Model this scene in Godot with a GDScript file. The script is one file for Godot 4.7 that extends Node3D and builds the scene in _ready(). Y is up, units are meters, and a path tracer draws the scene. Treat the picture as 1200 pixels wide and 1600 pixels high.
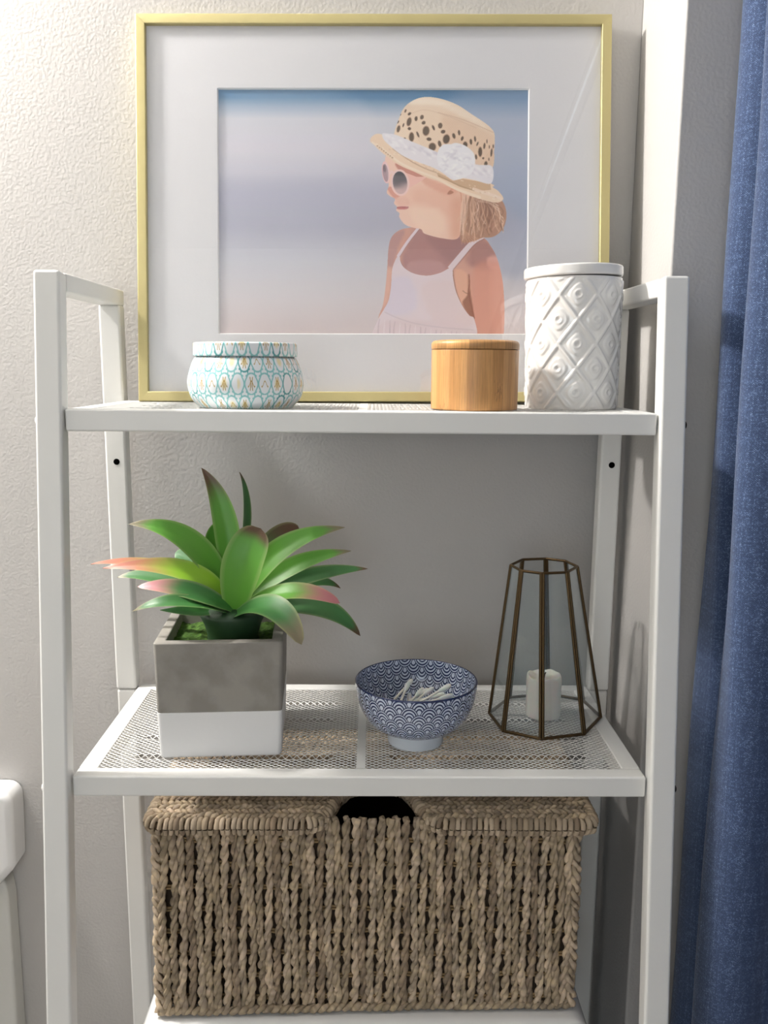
extends Node3D

const SY1 := 1.356      # top shelf surface
const SY2 := 1.0108     # lower shelf surface
const WZ := -0.245      # face of the wall behind the shelves
var rng := RandomNumberGenerator.new()
var taken := {}
var M := {}


# ------------------------------------------------------------------ mesh builder
class MB:
	var v := PackedVector3Array()
	var n := PackedVector3Array()
	var uv := PackedVector2Array()
	var c := PackedColorArray()
	var ix := PackedInt32Array()
	func p(a: Vector3, u := Vector2.ZERO, col := Color.WHITE, nn := Vector3.ZERO) -> int:
		v.append(a); uv.append(u); c.append(col); n.append(nn)
		return v.size() - 1
	func t(a: int, b: int, d: int) -> void:   # counter-clockwise seen from outside
		ix.append(a); ix.append(d); ix.append(b)
	func q(a: int, b: int, d: int, e: int) -> void:
		t(a, b, d); t(a, d, e)
	func quad(a: Vector3, b: Vector3, d: Vector3, e: Vector3) -> void:
		q(p(a, Vector2(0, 0)), p(b, Vector2(1, 0)), p(d, Vector2(1, 1)), p(e, Vector2(0, 1)))
	func done(weld := true) -> ArrayMesh:
		var acc := {}
		var sums := PackedVector3Array()
		sums.resize(v.size())
		for k in range(0, ix.size(), 3):
			var a := ix[k]
			var b := ix[k + 1]
			var d := ix[k + 2]
			var f := (v[d] - v[a]).cross(v[b] - v[a])
			for i in [a, b, d]:
				if n[i] == Vector3.ZERO:
					sums[i] += f
		if weld:
			for i in v.size():
				if n[i] == Vector3.ZERO:
					var key := Vector3i((v[i] * 200000.0).round())
					acc[key] = acc.get(key, Vector3.ZERO) + sums[i]
		for i in v.size():
			if n[i] == Vector3.ZERO:
				var s: Vector3 = acc[Vector3i((v[i] * 200000.0).round())] if weld else sums[i]
				n[i] = s.normalized() if s.length() > 1e-16 else Vector3.UP
		var a2 := []
		a2.resize(Mesh.ARRAY_MAX)
		a2[Mesh.ARRAY_VERTEX] = v
		a2[Mesh.ARRAY_NORMAL] = n
		a2[Mesh.ARRAY_TEX_UV] = uv
		a2[Mesh.ARRAY_COLOR] = c
		a2[Mesh.ARRAY_INDEX] = ix
		var m := ArrayMesh.new()
		m.add_surface_from_arrays(Mesh.PRIMITIVE_TRIANGLES, a2)
		return m


func V(x: float, y: float, z: float) -> Vector3:
	return Vector3(x, y, z)


# rounded box round the middle of xf
func rbox(mb: MB, xf: Transform3D, size: Vector3, r: float, seg := 2) -> MB:
	var h := size / 2.0
	r = minf(r, minf(h.x, minf(h.y, h.z)) * 0.999)
	var axes := [[0, 1, 2], [1, 2, 0], [2, 0, 1]]
	for ax in axes:
		for sgn in [1.0, -1.0]:
			var ids := []
			var us := []
			var vs := []
			for k in [0, 1]:
				var arr: Array = us if k == 0 else vs
				var hh: float = h[ax[k + 1]]
				for i in seg + 1:
					arr.append(-hh + r * (1.0 - cos(PI / 2 * i / seg) if false else float(i) / seg))
				for i in seg + 1:
					arr.append(hh - r + r * float(i) / seg)
			for j in vs.size():
				for i in us.size():
					var cq := Vector3.ZERO
					cq[ax[0]] = h[ax[0]] * sgn
					cq[ax[1]] = us[i]
					cq[ax[2]] = vs[j]
					var inner := Vector3(clampf(cq.x, -h.x + r, h.x - r), clampf(cq.y, -h.y + r, h.y - r), clampf(cq.z, -h.z + r, h.z - r))
					var nn := (cq - inner).normalized()
					var uvv := Vector2(cq[ax[1]], cq[ax[2]])
					ids.append(mb.p(xf * (inner + nn * r), uvv, Color.WHITE, (xf.basis * nn).normalized()))
			var w := us.size()
			for j in vs.size() - 1:
				for i in w - 1:
					var a: int = ids[j * w + i]
					var b: int = ids[j * w + i + 1]
					var d: int = ids[(j + 1) * w + i + 1]
					var e: int = ids[(j + 1) * w + i]
					if sgn > 0: mb.q(a, b, d, e)
					else: mb.q(a, e, d, b)
	return mb


func box(mb: MB, a: Vector3, b: Vector3, r := 0.001, seg := 2) -> MB:
	return rbox(mb, Transform3D(Basis(), (a + b) / 2.0), (b - a).abs(), r, seg)


# profile of (radius, height), bottom to top on the outside
func lathe(mb: MB, prof: Array, seg := 64, at := Vector3.ZERO, v0 := 0.0, v1 := 1.0) -> MB:
	var total := 0.0
	for k in prof.size() - 1:
		total += (prof[k + 1] - prof[k]).length()
	var run := 0.0
	var rows := []
	for k in prof.size():
		if k > 0: run += (prof[k] - prof[k - 1]).length()
		var row := []
		for i in seg + 1:
			var a := TAU * i / seg
			row.append(mb.p(at + V(prof[k].x * sin(a), prof[k].y, prof[k].x * cos(a)), Vector2(float(i) / seg, lerpf(v0, v1, run / total))))
		rows.append(row)
	for k in prof.size() - 1:
		for i in seg:
			mb.q(rows[k][i], rows[k][i + 1], rows[k + 1][i + 1], rows[k + 1][i])
	return mb


func smooth(pts: Array, sub := 5, closed := false) -> Array:
	var out := []
	var m := pts.size()
	var last := m if closed else m - 1
	for k in last:
		var p0 = pts[(k - 1 + m) % m] if closed or k > 0 else pts[k] * 2.0 - pts[k + 1]
		var p1 = pts[k]
		var p2 = pts[(k + 1) % m]
		var p3 = pts[(k + 2) % m] if closed or k + 2 < m else p2 * 2.0 - p1
		for s in sub:
			out.append(p1.cubic_interpolate(p2, p0, p3, float(s) / sub))
	if not closed:
		out.append(pts[m - 1])
	return out


# sweep of a ring (Vector2 list, counter-clockwise seen against the path) along a path; hint gives the ring's first axis
func sweep(mb: MB, path: Array, ring: Array, hint := Vector3.RIGHT, scales := [], caps := true, col := Color.WHITE, cols := []) -> MB:
	var m := ring.size()
	var rows := []
	var side := hint
	var length := 0.0
	for k in path.size():
		var tan: Vector3 = (path[mini(k + 1, path.size() - 1)] - path[maxi(k - 1, 0)]).normalized()
		side = (side - tan * side.dot(tan)).normalized()
		var up := tan.cross(side)
		var s: float = scales[k] if scales.size() else 1.0
		if k > 0: length += (path[k] - path[k - 1]).length()
		var row := []
		var cc: Color = cols[k] if cols.size() else col
		for i in m + 1:
			var r: Vector2 = ring[i % m]
			row.append(mb.p(path[k] + (side * r.x + up * r.y) * s, Vector2(float(i) / m, length), cc))
		rows.append(row)
	for k in path.size() - 1:
		for i in m:
			mb.q(rows[k][i], rows[k][i + 1], rows[k + 1][i + 1], rows[k + 1][i])
	if caps:
		for e in [0, path.size() - 1]:
			var ctr := mb.p(path[e], Vector2.ZERO, cols[e] if cols.size() else col)
			var base := []
			for i in m:
				base.append(mb.p(mb.v[rows[e][i]], Vector2.ZERO, cols[e] if cols.size() else col))
			for i in m:
				if e == 0: mb.t(ctr, base[(i + 1) % m], base[i])
				else: mb.t(ctr, base[i], base[(i + 1) % m])
	return mb


func circle(r: float, m := 8, ry := -1.0) -> Array:
	var out := []
	for i in m:
		out.append(Vector2(cos(TAU * i / m) * r, sin(TAU * i / m) * (ry if ry > 0 else r)))
	return out


func rect_ring(w: float, d: float, r := 0.002) -> Array:
	var out := []
	for k in 4:
		var cx: float = [1, -1, -1, 1][k] * (w / 2 - r)
		var cy: float = [1, 1, -1, -1][k] * (d / 2 - r)
		for s in 3:
			var a := PI / 2 * k + PI / 4 * s
			out.append(Vector2(cx + r * cos(a), cy + r * sin(a)))
	return out


# a flat outline (counter-clockwise seen from +z) extruded from z0 to z1 with a bevel at z1
func slab(mb: MB, pts: Array, z0: float, z1: float, bev: float) -> MB:
	var pv := PackedVector2Array(pts)
	var inner: PackedVector2Array = Geometry2D.offset_polygon(pv, -bev)[0] if bev > 0 else pv
	if Geometry2D.is_polygon_clockwise(inner) != Geometry2D.is_polygon_clockwise(pv): inner.reverse()
	var rings := []
	var m := pts.size()
	for z in [z0, z1 - bev]:
		var row := []
		for i in m: row.append(mb.p(V(pts[i].x, pts[i].y, z)))
		rings.append(row)
	for st in [0.3, 0.62, 0.87, 1.0]:
		var row := []
		for i in m:
			var best: Vector2 = inner[0]
			for w in inner.size():
				var cp := Geometry2D.get_closest_point_to_segment(pts[i], inner[w], inner[(w + 1) % inner.size()])
				if cp.distance_to(pts[i]) < best.distance_to(pts[i]): best = cp
			var s2: float = 1.0 - sqrt(maxf(0.0, 1.0 - st * st))
			var q2: Vector2 = pts[i].lerp(best, s2)
			row.append(mb.p(V(q2.x, q2.y, z1 - bev + bev * st)))
		rings.append(row)
	for k in rings.size() - 1:
		for i in m:
			mb.q(rings[k][i], rings[k][(i + 1) % m], rings[k + 1][(i + 1) % m], rings[k + 1][i])
	var face := PackedVector2Array()
	for i in m: face.append(Vector2(mb.v[rings[-1][i]].x, mb.v[rings[-1][i]].y))
	var tri := Geometry2D.triangulate_polygon(face)
	for k in range(0, tri.size(), 3):
		var a := face[tri[k]]
		var b := face[tri[k + 1]]
		var d := face[tri[k + 2]]
		if (b - a).cross(d - a) < 0:
			mb.t(rings[-1][tri[k]], rings[-1][tri[k + 2]], rings[-1][tri[k + 1]])
		else:
			mb.t(rings[-1][tri[k]], rings[-1][tri[k + 1]], rings[-1][tri[k + 2]])
	return mb


# ------------------------------------------------------------------ nodes
func numbered(called: String) -> String:
	var k: int = taken.get(called, 0)
	taken[called] = k + 1
	return called if k == 0 else "%s_%03d" % [called, k]


func part(called: String, mb, m: Material, parent: Node3D, weld := true) -> MeshInstance3D:
	var o := MeshInstance3D.new()
	o.mesh = mb.done(weld) if mb is MB else mb
	o.material_override = m
	o.name = called
	if parent != self:
		var k := 0
		while parent.has_node(NodePath(o.name)):
			k += 1
			o.name = "%s_%03d" % [called, k]
	else:
		o.name = numbered(called)
	parent.add_child(o, true)
	return o


func thing(called: String, label: String, category: String, at := Vector3.ZERO, turn := 0.0, group := "") -> Node3D:
	var o := Node3D.new()
	o.name = numbered(called)
	add_child(o)
	o.position = at
	o.rotation.y = turn
	tag(o, label, category, group)
	return o


func tag(o: Node, label: String, category := "", group := "", kind := "") -> void:
	if label: o.set_meta("label", label)
	if category: o.set_meta("category", category)
	if group: o.set_meta("group", group)
	if kind: o.set_meta("kind", kind)


func struct(called: String, mb, m: Material, label: String, category: String) -> MeshInstance3D:
	var o := part(called, mb, m, self)
	tag(o, label, category, "", "structure")
	return o


# ------------------------------------------------------------------ materials
func mat(c: Color, rough := 0.5, metal := 0.0) -> StandardMaterial3D:
	var m := StandardMaterial3D.new()
	m.albedo_color = c
	m.roughness = rough
	m.metallic = metal
	return m


func noise_tex(freq: float, size := 512, seed_ := 1, oct := 3, type := FastNoiseLite.TYPE_SIMPLEX_SMOOTH) -> NoiseTexture2D:
	var f := FastNoiseLite.new()
	f.noise_type = type
	f.seed = seed_
	f.frequency = freq
	f.fractal_octaves = oct
	var t := NoiseTexture2D.new()
	t.width = size
	t.height = size
	t.seamless = true
	t.noise = f
	return t


func relief(m: StandardMaterial3D, t: Texture2D, cm: float, per_metre: float, world := true) -> StandardMaterial3D:
	m.heightmap_enabled = true
	m.heightmap_texture = t
	m.heightmap_scale = cm
	m.uv1_triplanar = true
	m.uv1_world_triplanar = world
	m.uv1_scale = Vector3.ONE * per_metre
	return m


func vcol(m: StandardMaterial3D) -> StandardMaterial3D:
	m.vertex_color_use_as_albedo = true
	return m


func textured(img: Image, rough := 0.5) -> StandardMaterial3D:
	var m := mat(Color.WHITE, rough)
	m.albedo_texture = ImageTexture.create_from_image(img)
	return m


func lin(r: float, g: float, b: float) -> Color:   # sRGB 0..255 to the linear values of a vertex colour
	return Color(r / 255.0, g / 255.0, b / 255.0).srgb_to_linear()


func materials() -> void:
	M.wall = relief(mat(Color(0.74, 0.73, 0.72), 0.55), noise_tex(0.12, 512, 5, 2), 0.026, 3.2)
	M.ceiling = relief(mat(Color(0.86, 0.86, 0.85), 0.8), noise_tex(0.05, 256, 6), 0.05, 3.0)
	M.floor = relief(mat(Color(0.62, 0.58, 0.53), 0.5), noise_tex(0.02, 256, 7), 0.02, 2.0)
	M.white_metal = mat(Color(0.905, 0.905, 0.895), 0.45)
	M.white_metal.clearcoat_enabled = true
	M.white_metal.clearcoat = 0.1
	M.white_metal.clearcoat_roughness = 0.3
	M.black = mat(Color(0.03, 0.03, 0.03), 0.9)
	M.black.metallic_specular = 0.1
	M.chrome = mat(Color(0.75, 0.75, 0.75), 0.25, 1.0)
	M.porcelain = mat(Color(0.93, 0.93, 0.93), 0.12)
	M.gold = relief(mat(Color(0.76, 0.715, 0.52), 0.45, 0.55), noise_tex(0.03, 256, 9), 0.01, 9.0)
	M.mat_board = relief(mat(Color(0.87, 0.87, 0.885), 0.9), noise_tex(0.12, 256, 10), 0.006, 8.0)
	M.mat_core = mat(Color(0.97, 0.97, 0.97), 0.8)
	M.pane = mat(Color(1, 1, 1, 0.0), 0.01)
	M.pane.transparency = BaseMaterial3D.TRANSPARENCY_ALPHA
	M.backing = mat(Color(0.25, 0.2, 0.16), 0.8)


# ------------------------------------------------------------------ room, lamps, camera
func stage() -> void:
	var cam := Camera3D.new()
	cam.name = "camera"
	add_child(cam)
	var pitch := deg_to_rad(9.4531)
	var yaw := deg_to_rad(0.7575)
	var roll := deg_to_rad(0.4741)
	var right := V(cos(yaw), 0, sin(yaw))
	var fwd := V(sin(yaw) * cos(pitch), -sin(pitch), -cos(yaw) * cos(pitch))
	var up := right.cross(fwd)
	cam.transform = Transform3D(Basis(right * cos(roll) + up * sin(roll), up * cos(roll) - right * sin(roll), -fwd), V(0.01, 1.3972, 0.8129))
	cam.fov = 60.582
	cam.near = 0.02
	cam.current = true

	var we := WorldEnvironment.new()
	we.name = "world_environment"
	var e := Environment.new()
	e.background_mode = Environment.BG_COLOR
	e.background_color = Color(0.5, 0.55, 0.6)
	e.tonemap_mode = Environment.TONE_MAPPER_LINEAR
	e.tonemap_exposure = 0.47
	e.sdfgi_enabled = true
	e.ssao_enabled = true
	e.ssil_enabled = true
	we.environment = e
	add_child(we)

	# unseen vanity lamp, out of view at upper left, lighting wall and shelves
	var lamp := OmniLight3D.new()
	lamp.name = "unseen_vanity_lamp_light"
	lamp.light_color = Color(1.0, 0.982, 0.96)
	lamp.light_energy = 4.5
	lamp.light_size = 0.05
	lamp.omni_range = 6.0
	lamp.omni_attenuation = 2.0
	lamp.shadow_enabled = true
	lamp.position = LAMP
	add_child(lamp)

	# unseen window light behind the camera, placed to light the shelf fronts
	var al := AreaLight3D.new()
	al.name = "unseen_window_light"
	al.light_color = Color(0.87, 0.945, 1.0)
	al.light_energy = 0.9
	al.area_size = Vector2(0.66, 0.76)
	al.area_range = 6.0
	al.shadow_enabled = true
	al.position = V(-0.40, 1.22, 1.975)
	add_child(al)

const LAMP := Vector3(-0.90, 2.18, -0.108)


func room() -> void:
	# wall behind the shelves, its return at the right, and the wall that carries on behind the curtain
	var w: Material = M.wall
	var mb := MB.new()
	box(mb, V(-1.4, -0.1, WZ - 0.12), V(0.31, 2.5, WZ), 0.001, 1)
	struct("wall_back", mb, w, "pale greige painted wall with orange-peel texture behind the shelves and picture", "wall")
	mb = MB.new()
	box(mb, V(0.31, -0.1, WZ - 0.12), V(1.3, 2.5, -0.1), 0.003, 2)
	struct("wall_right_return", mb, w, "stepped-forward greige wall at the right between shelf unit and blue curtain", "wall")
	mb = MB.new()
	box(mb, V(-1.4, -0.1, WZ - 0.12), V(-1.3, 2.5, 2.1), 0.001, 1)
	struct("wall_left", mb, w, "greige side wall of the bathroom left of the sink", "wall")
	mb = MB.new()
	box(mb, V(1.2, -0.1, -0.1), V(1.3, 2.5, 2.1), 0.001, 1)
	struct("wall_right", mb, w, "greige side wall of the bathroom beyond the blue curtain", "wall")
	mb = MB.new()
	box(mb, V(-1.4, -0.1, 2.0), V(1.3, 2.5, 2.1), 0.001, 1)
	struct("wall_front", mb, w, "greige wall of the bathroom facing the shelf unit", "wall")
	mb = MB.new()
	box(mb, V(-1.4, -0.1, WZ - 0.12), V(1.3, 0.0, 2.1), 0.001, 1)
	struct("floor", mb, M.floor, "pale beige bathroom floor", "floor")
	mb = MB.new()
	box(mb, V(-1.4, 2.4, WZ - 0.12), V(1.3, 2.5, 2.1), 0.001, 1)
	struct("ceiling", mb, M.ceiling, "plain white bathroom ceiling", "ceiling")

	var glow := mat(Color(1, 1, 1), 0.4)
	glow.emission_enabled = true
	glow.emission = Color(1.0, 0.982, 0.96)
	glow.emission_energy_multiplier = 3.0
	var l := thing("unseen_vanity_lamp", "unseen round opal glass vanity lamp out of view above the sink, lighting wall and shelves", "lamp", LAMP)  # out of view, lights the wall and jar from upper left
	part("globe", lathe(MB.new(), arc(0.055), 32), glow, l)
	part("wall_plate", box(MB.new(), V(-0.05, -0.05, WZ - LAMP.z + 0.001), V(0.05, 0.05, WZ - LAMP.z + 0.015), 0.005), M.chrome, l)
	part("arm", sweep(MB.new(), [V(0, 0, WZ - LAMP.z + 0.012), V(0, 0, -0.053)], circle(0.01, 12)), M.chrome, l)
	var glow2 := mat(Color(1, 1, 1), 0.4)
	glow2.emission_enabled = true
	glow2.emission = Color(0.87, 0.945, 1.0)
	glow2.emission_energy_multiplier = 0.8
	var win := struct("window_1", box(MB.new(), V(-0.73, 0.84, 1.985), V(-0.07, 1.60, 1.995), 0.002, 1), glow2, "unseen frosted window panel out of view, placed to light the shelf fronts", "window")  # panel out of view, its glow lights the shelf fronts
	mb = MB.new()
	for b in [[V(-0.79, 0.78, 1.97), V(-0.73, 1.66, 2.0)], [V(-0.07, 0.78, 1.97), V(-0.01, 1.66, 2.0)], [V(-0.73, 0.78, 1.97), V(-0.07, 0.84, 2.0)], [V(-0.73, 1.60, 1.97), V(-0.07, 1.66, 2.0)]]:
		box(mb, b[0], b[1], 0.003, 1)
	part("unseen_window_frame", mb, M.white_metal, win)


func arc(r: float, k := 24) -> Array:
	var out := []
	for i in k + 1:
		var a := -PI / 2 + PI * i / k
		out.append(Vector2(maxf(r * cos(a), 0.0), r * sin(a)))
	return out


# ------------------------------------------------------------------ shelf unit
func front_z(y: float) -> float:
	return -0.0087 + 0.1027 * (1.48 - y)


func back_z(y: float) -> float:
	return -0.197 - 0.012 * (1.48 - y)


func shelf_unit() -> void:
	var u := thing("shelving_unit", "white metal shelving unit with two perforated shelves between leaning trestle frames", "shelf")
	for s in [-1.0, 1.0]:
		var x: float = s * (0.275 + 0.01205)
		var post := func(called: String, y0: float, y1: float, z0: float, z1: float, wd: float, dp: float) -> void:
			var a := V(x, y0, z0 - 0.01)
			var b := V(x, y1, z1 - 0.01)
			var up := (b - a).normalized()
			part(called, rbox(MB.new(), Transform3D(Basis(V(1, 0, 0), up, V(1, 0, 0).cross(up)), (a + b) / 2.0), V(wd, (b - a).length(), dp), 0.003, 3), M.white_metal, u)
		post.call("front_post", 0.0, 1.48, front_z(0.0), front_z(1.48), 0.0241, 0.02)
		post.call("back_post", 1.0085, 1.4628, back_z(1.0085), back_z(1.4628), 0.0241, 0.02)
		post.call("lower_back_post", 0.0, 1.0078, back_z(0.0), back_z(1.0078), 0.0226, 0.019)
		part("top_rail", box(MB.new(), V(x - 0.01205, 1.4622, back_z(1.48) - 0.0205), V(x + 0.01205, 1.4798, front_z(1.48) - 0.0185), 0.0022, 3), M.white_metal, u)
		for y in [1.345, 1.0]:
			var bolt := part("bolt_head", lathe(MB.new(), [Vector2(0, 0), Vector2(0.0046, 0.0), Vector2(0.0044, 0.0015), Vector2(0.003, 0.0029), Vector2(0, 0.0033)], 16), M.white_metal if s < 0 else M.black, u)
			bolt.position = V(s * 0.2991, y, front_z(y) - 0.01)
			bolt.rotation.z = -s * PI / 2
			tag(bolt, "white bolt head" if s < 0 else "dark bolt head")
		var yh := 1.2856
		var hole := part("bolt_hole", lathe(MB.new(), [Vector2(0.0036, -0.0002), Vector2(0.0036, 0.0003), Vector2(0, 0.0003)], 20), M.black, u)  # flat black disc, coloured as the dark inside of the hole
		hole.position = V(x + 0.001, yh, back_z(yh) + 0.0001)
		hole.rotation.x = PI / 2
		tag(hole, "flat black disc painted as the dark inside of a bolt hole")
	make_shelf(u, SY1, 0.0, -0.199)
	make_shelf(u, SY2, 0.0302, -0.2165)


func make_shelf(u: Node3D, y: float, zf: float, zb: float) -> void:
	var sh := Node3D.new()
	sh.name = "shelf" if not u.has_node("shelf") else "shelf_001"
	u.add_child(sh)
	var hw := 0.2735
	part("front_rail", box(MB.new(), V(-hw, y - 0.0205, zf - 0.019), V(hw, y, zf), 0.002, 3), M.white_metal, sh)
	part("back_rail", box(MB.new(), V(-hw, y - 0.0205, zb), V(hw, y, zb + 0.0172), 0.002, 3), M.white_metal, sh)
	for s in [-1.0, 1.0]:
		part("side_rail", box(MB.new(), V(s * hw, y - 0.0205, zb + 0.0174), V(s * (hw - 0.0185), y, zf - 0.0192), 0.0015, 3), M.white_metal, sh)
	# expanded steel sheet: diamonds, with pressed ridges and a plain strip in the middle
	var x0 := -hw + 0.0188
	var x1 := hw - 0.0188
	var z0 := zb + 0.0176
	var z1 := zf - 0.0194
	var dx := 0.0076
	var dz := 0.0029
	var bond := 0.001
	var sw := 0.0005
	var depth := z1 - z0
	var ridges := [z1 - 0.026, z1 - 0.073, z1 - 0.12, z1 - 0.167]
	var hgt := func(px: float, pz: float) -> float:
		var inx := smoothstep(0.026, 0.032, absf(px)) * (1.0 - smoothstep(0.222, 0.228, absf(px)))
		var h := 0.0
		for rz in ridges:
			h -= 0.0026 * smoothstep(-0.0032, -0.0005, pz - rz) * (1.0 - smoothstep(0.002, 0.0075, pz - rz))
		return y - 0.0006 + h * inx
	var mb := MB.new()
	var nz := int(depth / dz)
	dz = depth / nz
	var nx := int((x1 - x0) / dx)
	dx = (x1 - x0) / nx
	var th := 0.0004
	for j in nz:
		for i in nx * 2:
			# strand from the bond at (i, j) to the bond at (i + 1, j + 1) or back
			var xa := x0 + i * dx / 2
			var xb := xa + dx / 2
			var za := z0 + j * dz
			var zc := za + dz
			if (i + j) % 2 == 1:
				var sw2 := za
				za = zc
				zc = sw2
			if xb > x1 + 0.0001: continue
			if absf((xa + xb) / 2) < 0.004: continue
			var pts := []
			for e in [[xa, za, -1.0], [xa, za, 1.0], [xb, zc, 1.0], [xb, zc, -1.0]]:
				var px: float = e[0]
				var pz: float = clampf(e[1] + e[2] * sw, z0, z1)
				pts.append(V(px, hgt.call(px, pz), pz))
			var lo := []
			for pp in pts: lo.append(pp - V(0, th, 0))
			mb.quad(pts[0], pts[1], pts[2], pts[3])
			mb.quad(pts[1], lo[1], lo[2], pts[2])
			mb.quad(lo[0], pts[0], pts[3], lo[3])
			mb.quad(lo[3], lo[2], lo[1], lo[0])
	for j in nz + 1:
		for i in nx * 2 + 1:
			if (i + j) % 2 == 1: continue
			var px := x0 + i * dx / 2
			var pz := clampf(z0 + j * dz, z0 + sw, z1 - sw)
			if absf(px) < 0.004: continue
			var a := V(maxf(px - bond, x0), hgt.call(px, pz - sw), pz - sw * 1.5)
			var b := V(maxf(px - bond, x0), hgt.call(px, pz + sw), pz + sw * 1.5)
			var d := V(minf(px + bond, x1), hgt.call(px, pz + sw), pz + sw * 1.5)
			var e := V(minf(px + bond, x1), hgt.call(px, pz - sw), pz - sw * 1.5)
			var up := V(0, 0.00005, 0)
			mb.quad(a + up, b + up, d + up, e + up)
			mb.quad(b + up, b - V(0, th, 0), d - V(0, th, 0), d + up)
	var pn := part("mesh_panel", mb, M.white_metal, sh, false)
	tag(pn, "expanded white metal mesh with small diamond holes", "", "", "stuff")
	part("centre_strip", box(MB.new(), V(-0.0045, y - 0.0012, z0), V(0.0045, y - 0.0004, z1), 0.0003, 1), M.white_metal, sh)


# ------------------------------------------------------------------ the print in the frame
const PW := 1024
const PH := 800
const PS := 2.0813   # picture pixels for one pixel of the photograph
var pr: Image


func pp(x: float, y: float) -> Vector2:
	return Vector2((x - 335.5) * PS, (y - 135.5) * PS)


func pts_of(a: Array, smoothed := true, sub := 6) -> PackedVector2Array:
	var o := []
	for k in range(0, a.size(), 2):
		o.append(pp(a[k], a[k + 1]))
	return PackedVector2Array(smooth(o, sub, true) if smoothed else o)


func fill(img: Image, poly: PackedVector2Array, col: Color) -> void:
	var lo := INF
	var hi := -INF
	for q in poly:
		lo = minf(lo, q.y)
		hi = maxf(hi, q.y)
	var m := poly.size()
	for y in range(maxi(0, int(lo)), mini(img.get_height() - 1, int(hi)) + 1):
		var xs := []
		var yy := y + 0.5
		for i in m:
			var a := poly[i]
			var b := poly[(i + 1) % m]
			if (a.y <= yy) != (b.y <= yy):
				xs.append(a.x + (yy - a.y) / (b.y - a.y) * (b.x - a.x))
		xs.sort()
		for k in range(0, xs.size() - 1, 2):
			var xa := roundi(xs[k])
			var xb := roundi(xs[k + 1])
			if xb > xa:
				img.fill_rect(Rect2i(xa, y, xb - xa, 1), col)


func blur(img: Image, k: int) -> void:
	var w := img.get_width()
	var h := img.get_height()
	for i in k: img.shrink_x2()
	img.resize(w, h, Image.INTERPOLATE_CUBIC)


func layer(col: Color) -> Image:
	var l := Image.create(PW, PH, false, Image.FORMAT_RGBA8)
	l.fill(Color(col, 0.0))
	return l


func mask_of(poly: PackedVector2Array) -> Image:
	var l := layer(Color.BLACK)
	fill(l, poly, Color.BLACK)
	return l


func rgbc(r: int, g: int, b: int) -> Color:
	return Color8(r, g, b)


# soft-edged patch, kept inside a mask if there is one
func shade(poly: PackedVector2Array, col: Color, alpha: float, k: int, mask: Image = null) -> void:
	var l := layer(col)
	fill(l, poly, Color(col, alpha))
	if k > 0: blur(l, k)
	if mask: pr.blend_rect_mask(l, mask, Rect2i(0, 0, PW, PH), Vector2i.ZERO)
	else: pr.blend_rect(l, Rect2i(0, 0, PW, PH), Vector2i.ZERO)


func ellipse(x: float, y: float, rx: float, ry: float, turn := 0.0) -> PackedVector2Array:
	var o := PackedVector2Array()
	for i in 24:
		var q := Vector2(cos(TAU * i / 24) * rx, sin(TAU * i / 24) * ry).rotated(turn)
		o.append(pp(x + q.x, y + q.y))
	return o


func stroke(a: Array, w0: float, w1: float) -> PackedVector2Array:
	var o := []
	for k in range(0, a.size(), 2): o.append(pp(a[k], a[k + 1]))
	o = smooth(o, 6)
	var l := PackedVector2Array()
	var r := PackedVector2Array()
	for k in o.size():
		var d: Vector2 = (o[mini(k + 1, o.size() - 1)] - o[maxi(k - 1, 0)]).normalized().orthogonal()
		var w := lerpf(w0, w1, float(k) / (o.size() - 1)) * PS / 2
		l.append(o[k] + d * w)
		r.append(o[k] - d * w)
	r.reverse()
	l.append_array(r)
	return l


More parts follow.
